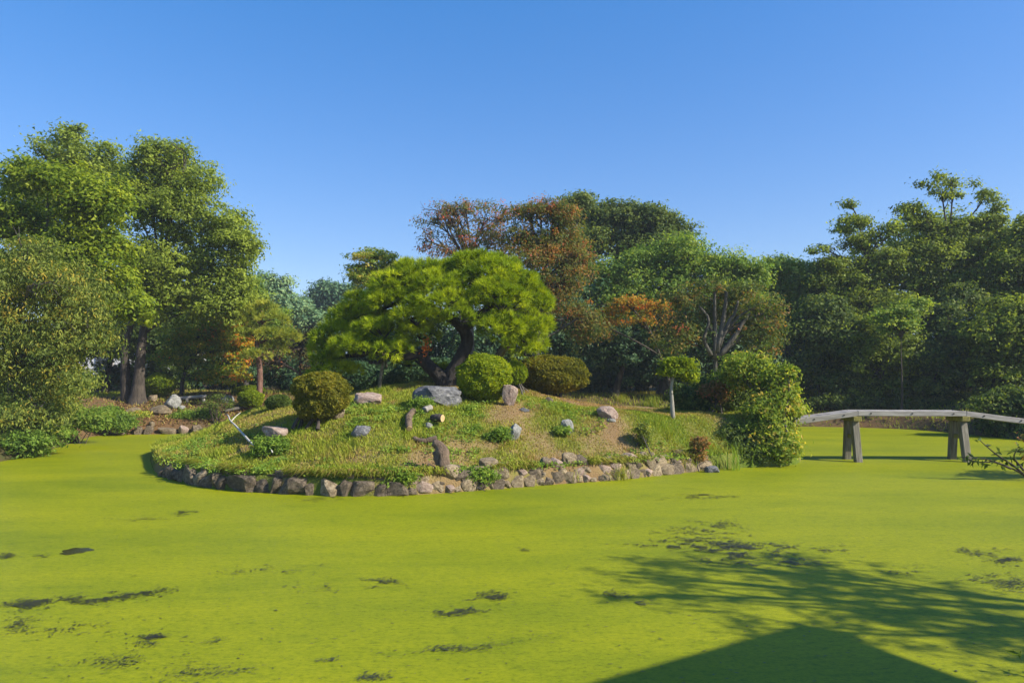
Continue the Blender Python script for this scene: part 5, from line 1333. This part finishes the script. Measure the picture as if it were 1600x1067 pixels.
# dark debris and gaps in the duckweed
clusters = [(290, 802, 14, 3, 120), (225, 812, 26, 3, 50), (480, 782, 50, 4, 120), (540, 778, 40, 3, 140), (590, 912, 26, 6, 260), (700, 955, 50, 6, 420), (755, 932, 26, 6, 260), (780, 935, 10, 3, 30), (812, 861, 14, 3, 40), (955, 938, 22, 10, 240), (975, 944, 26, 4, 240),
            (1100, 775, 34, 3, 260), (1020, 778, 30, 3, 40), (1110, 820, 26, 6, 220), (1060, 850, 46, 8, 300), (1160, 856, 60, 8, 420), (1300, 858, 26, 4, 200), (1230, 882, 46, 8, 420), (1160, 870, 60, 12, 700), (1100, 835, 60, 12, 500), (1200, 862, 90, 10, 700), (1080, 852, 60, 9, 500), (1356, 869, 10, 2, 40), (1530, 862, 40, 6, 160), (1575, 876, 26, 6, 200),
            (1530, 904, 26, 5, 160), (1580, 910, 26, 12, 200), (60, 945, 50, 7, 520), (130, 937, 60, 6, 460), (215, 925, 36, 6, 260), (30, 975, 30, 8, 160), (90, 985, 60, 8, 140), (260, 1000, 40, 8, 260), (240, 995, 20, 3, 120), (325, 1000, 20, 5, 80), (180, 1035, 80, 12, 220), (520, 1030, 34, 4, 120), (580, 1057, 26, 6, 180), (640, 1035, 30, 6, 120),
            (700, 1015, 60, 6, 160), (500, 920, 60, 8, 120), (430, 890, 80, 8, 120), (1364, 968, 8, 3, 40), (680, 773, 30, 3, 100), (12, 868, 10, 4, 60), (62, 870, 10, 3, 30), (1410, 890, 30, 8, 60), (330, 1050, 90, 10, 160), (800, 1000, 60, 8, 60)]
Cs, Sz = [], []
for (px, py, sx, sy, m) in clusters:
    m = m * 7
    q = rng.normal(size=(m, 2)) * np.array([sx, sy]) * .66
    qy = py + q[:, 1] - .06 * q[:, 0] * (px < 900); qx = px + q[:, 0]
    Y = H * F / np.maximum(qy - HY, 30); X = (qx - CX) / F * Y
    kk = vnoise(X * 3.2, Y * 4.5, 0, 71) + .7 * vnoise(X * 9, Y * 11, 0, 72) + .35 * rng.normal(size=m) > .20
    X, Y = X[kk], Y[kk]; m = len(X)
    Cs.append(np.stack([X, Y, np.full(m, .006)], 1)); Sz.append((.009 + .034 * rng.random(m) ** 4) * np.clip(Y / 8, .7, 2.6))
m = 7000
Cs.append(np.stack([rng.uniform(-9, 9, m), 5 + 15 * rng.random(m) ** 1.3, np.full(m, .006)], 1)); Sz.append(.012 + .03 * rng.random(m) ** 3)
C = np.vstack(Cs); C[:, 2] += .006 * rng.random(len(C)); sz = np.concatenate(Sz)
k = (sdist(C[:, 0], C[:, 1], ISLE) < -.1) & (sdist(C[:, 0], C[:, 1], POND) > .1); C, sz = C[k], sz[k]
V, Q = leaf_quads(C, unit(rng.normal(size=C.shape) * .02 + np.array([0, 0, 1.0])), sz, .45, rng, 0, 0)
# mostly lie along the drift of the weed
Vr = V.reshape(-1, 4, 3) - C[:, None, :]; Vr[:, :, 0] *= 1.5; Vr[:, :, 1] *= .8
tag(link('pond_debris', make_mesh('pond_debris', (Vr + C[:, None, :]).reshape(-1, 3), [Q], M['debris'])), 'dark twigs, dead leaves and gaps in the duckweed', 'debris', kind='stuff')
# one clean hole in the weed at the left
cx_, cy_ = 118, 861
a = np.linspace(0, 2 * math.pi, 40, endpoint=False)
rr = 1 + .25 * np.sin(a * 3 + 1) * .5 + .1 * np.sin(a * 7)
ov = np.stack([(cx_ + 25 * rr * np.cos(a)), (cy_ + 4.5 * rr * np.sin(a) - 3.0 * np.cos(a))], 1)
Y = H * F / (ov[:, 1] - HY); V = np.stack([(ov[:, 0] - CX) / F * Y, Y, np.full(40, .004)], 1)
tag(link('open_water', make_mesh('open_water', V, [np.arange(40)[None, :]], M['water_dark'])), 'small dark oval gap of open water in the duckweed at left', 'water gap', kind='structure')
# ------------------------------------------------------------------ thin haze
mb = MB(); mb.box((0, 60, 12.5), (260, 260, 29))
hm, hnt, hnd, hlk, hout = new_mat('haze')
pvn = hnd.new("ShaderNodeVolumePrincipled")
pvn.inputs['Color'].default_value = (.80, .90, 1.0, 1); pvn.inputs['Density'].default_value = HAZE
hlk.new(pvn.outputs[0], hout.inputs['Volume'])
tag(mb.build('haze', hm), 'thin pale haze in the garden air', 'haze', kind='stuff')
print('TRIS', sum(len(o.data.loops) - 2 * len(o.data.polygons) for o in scene.objects if o.type == 'MESH'))
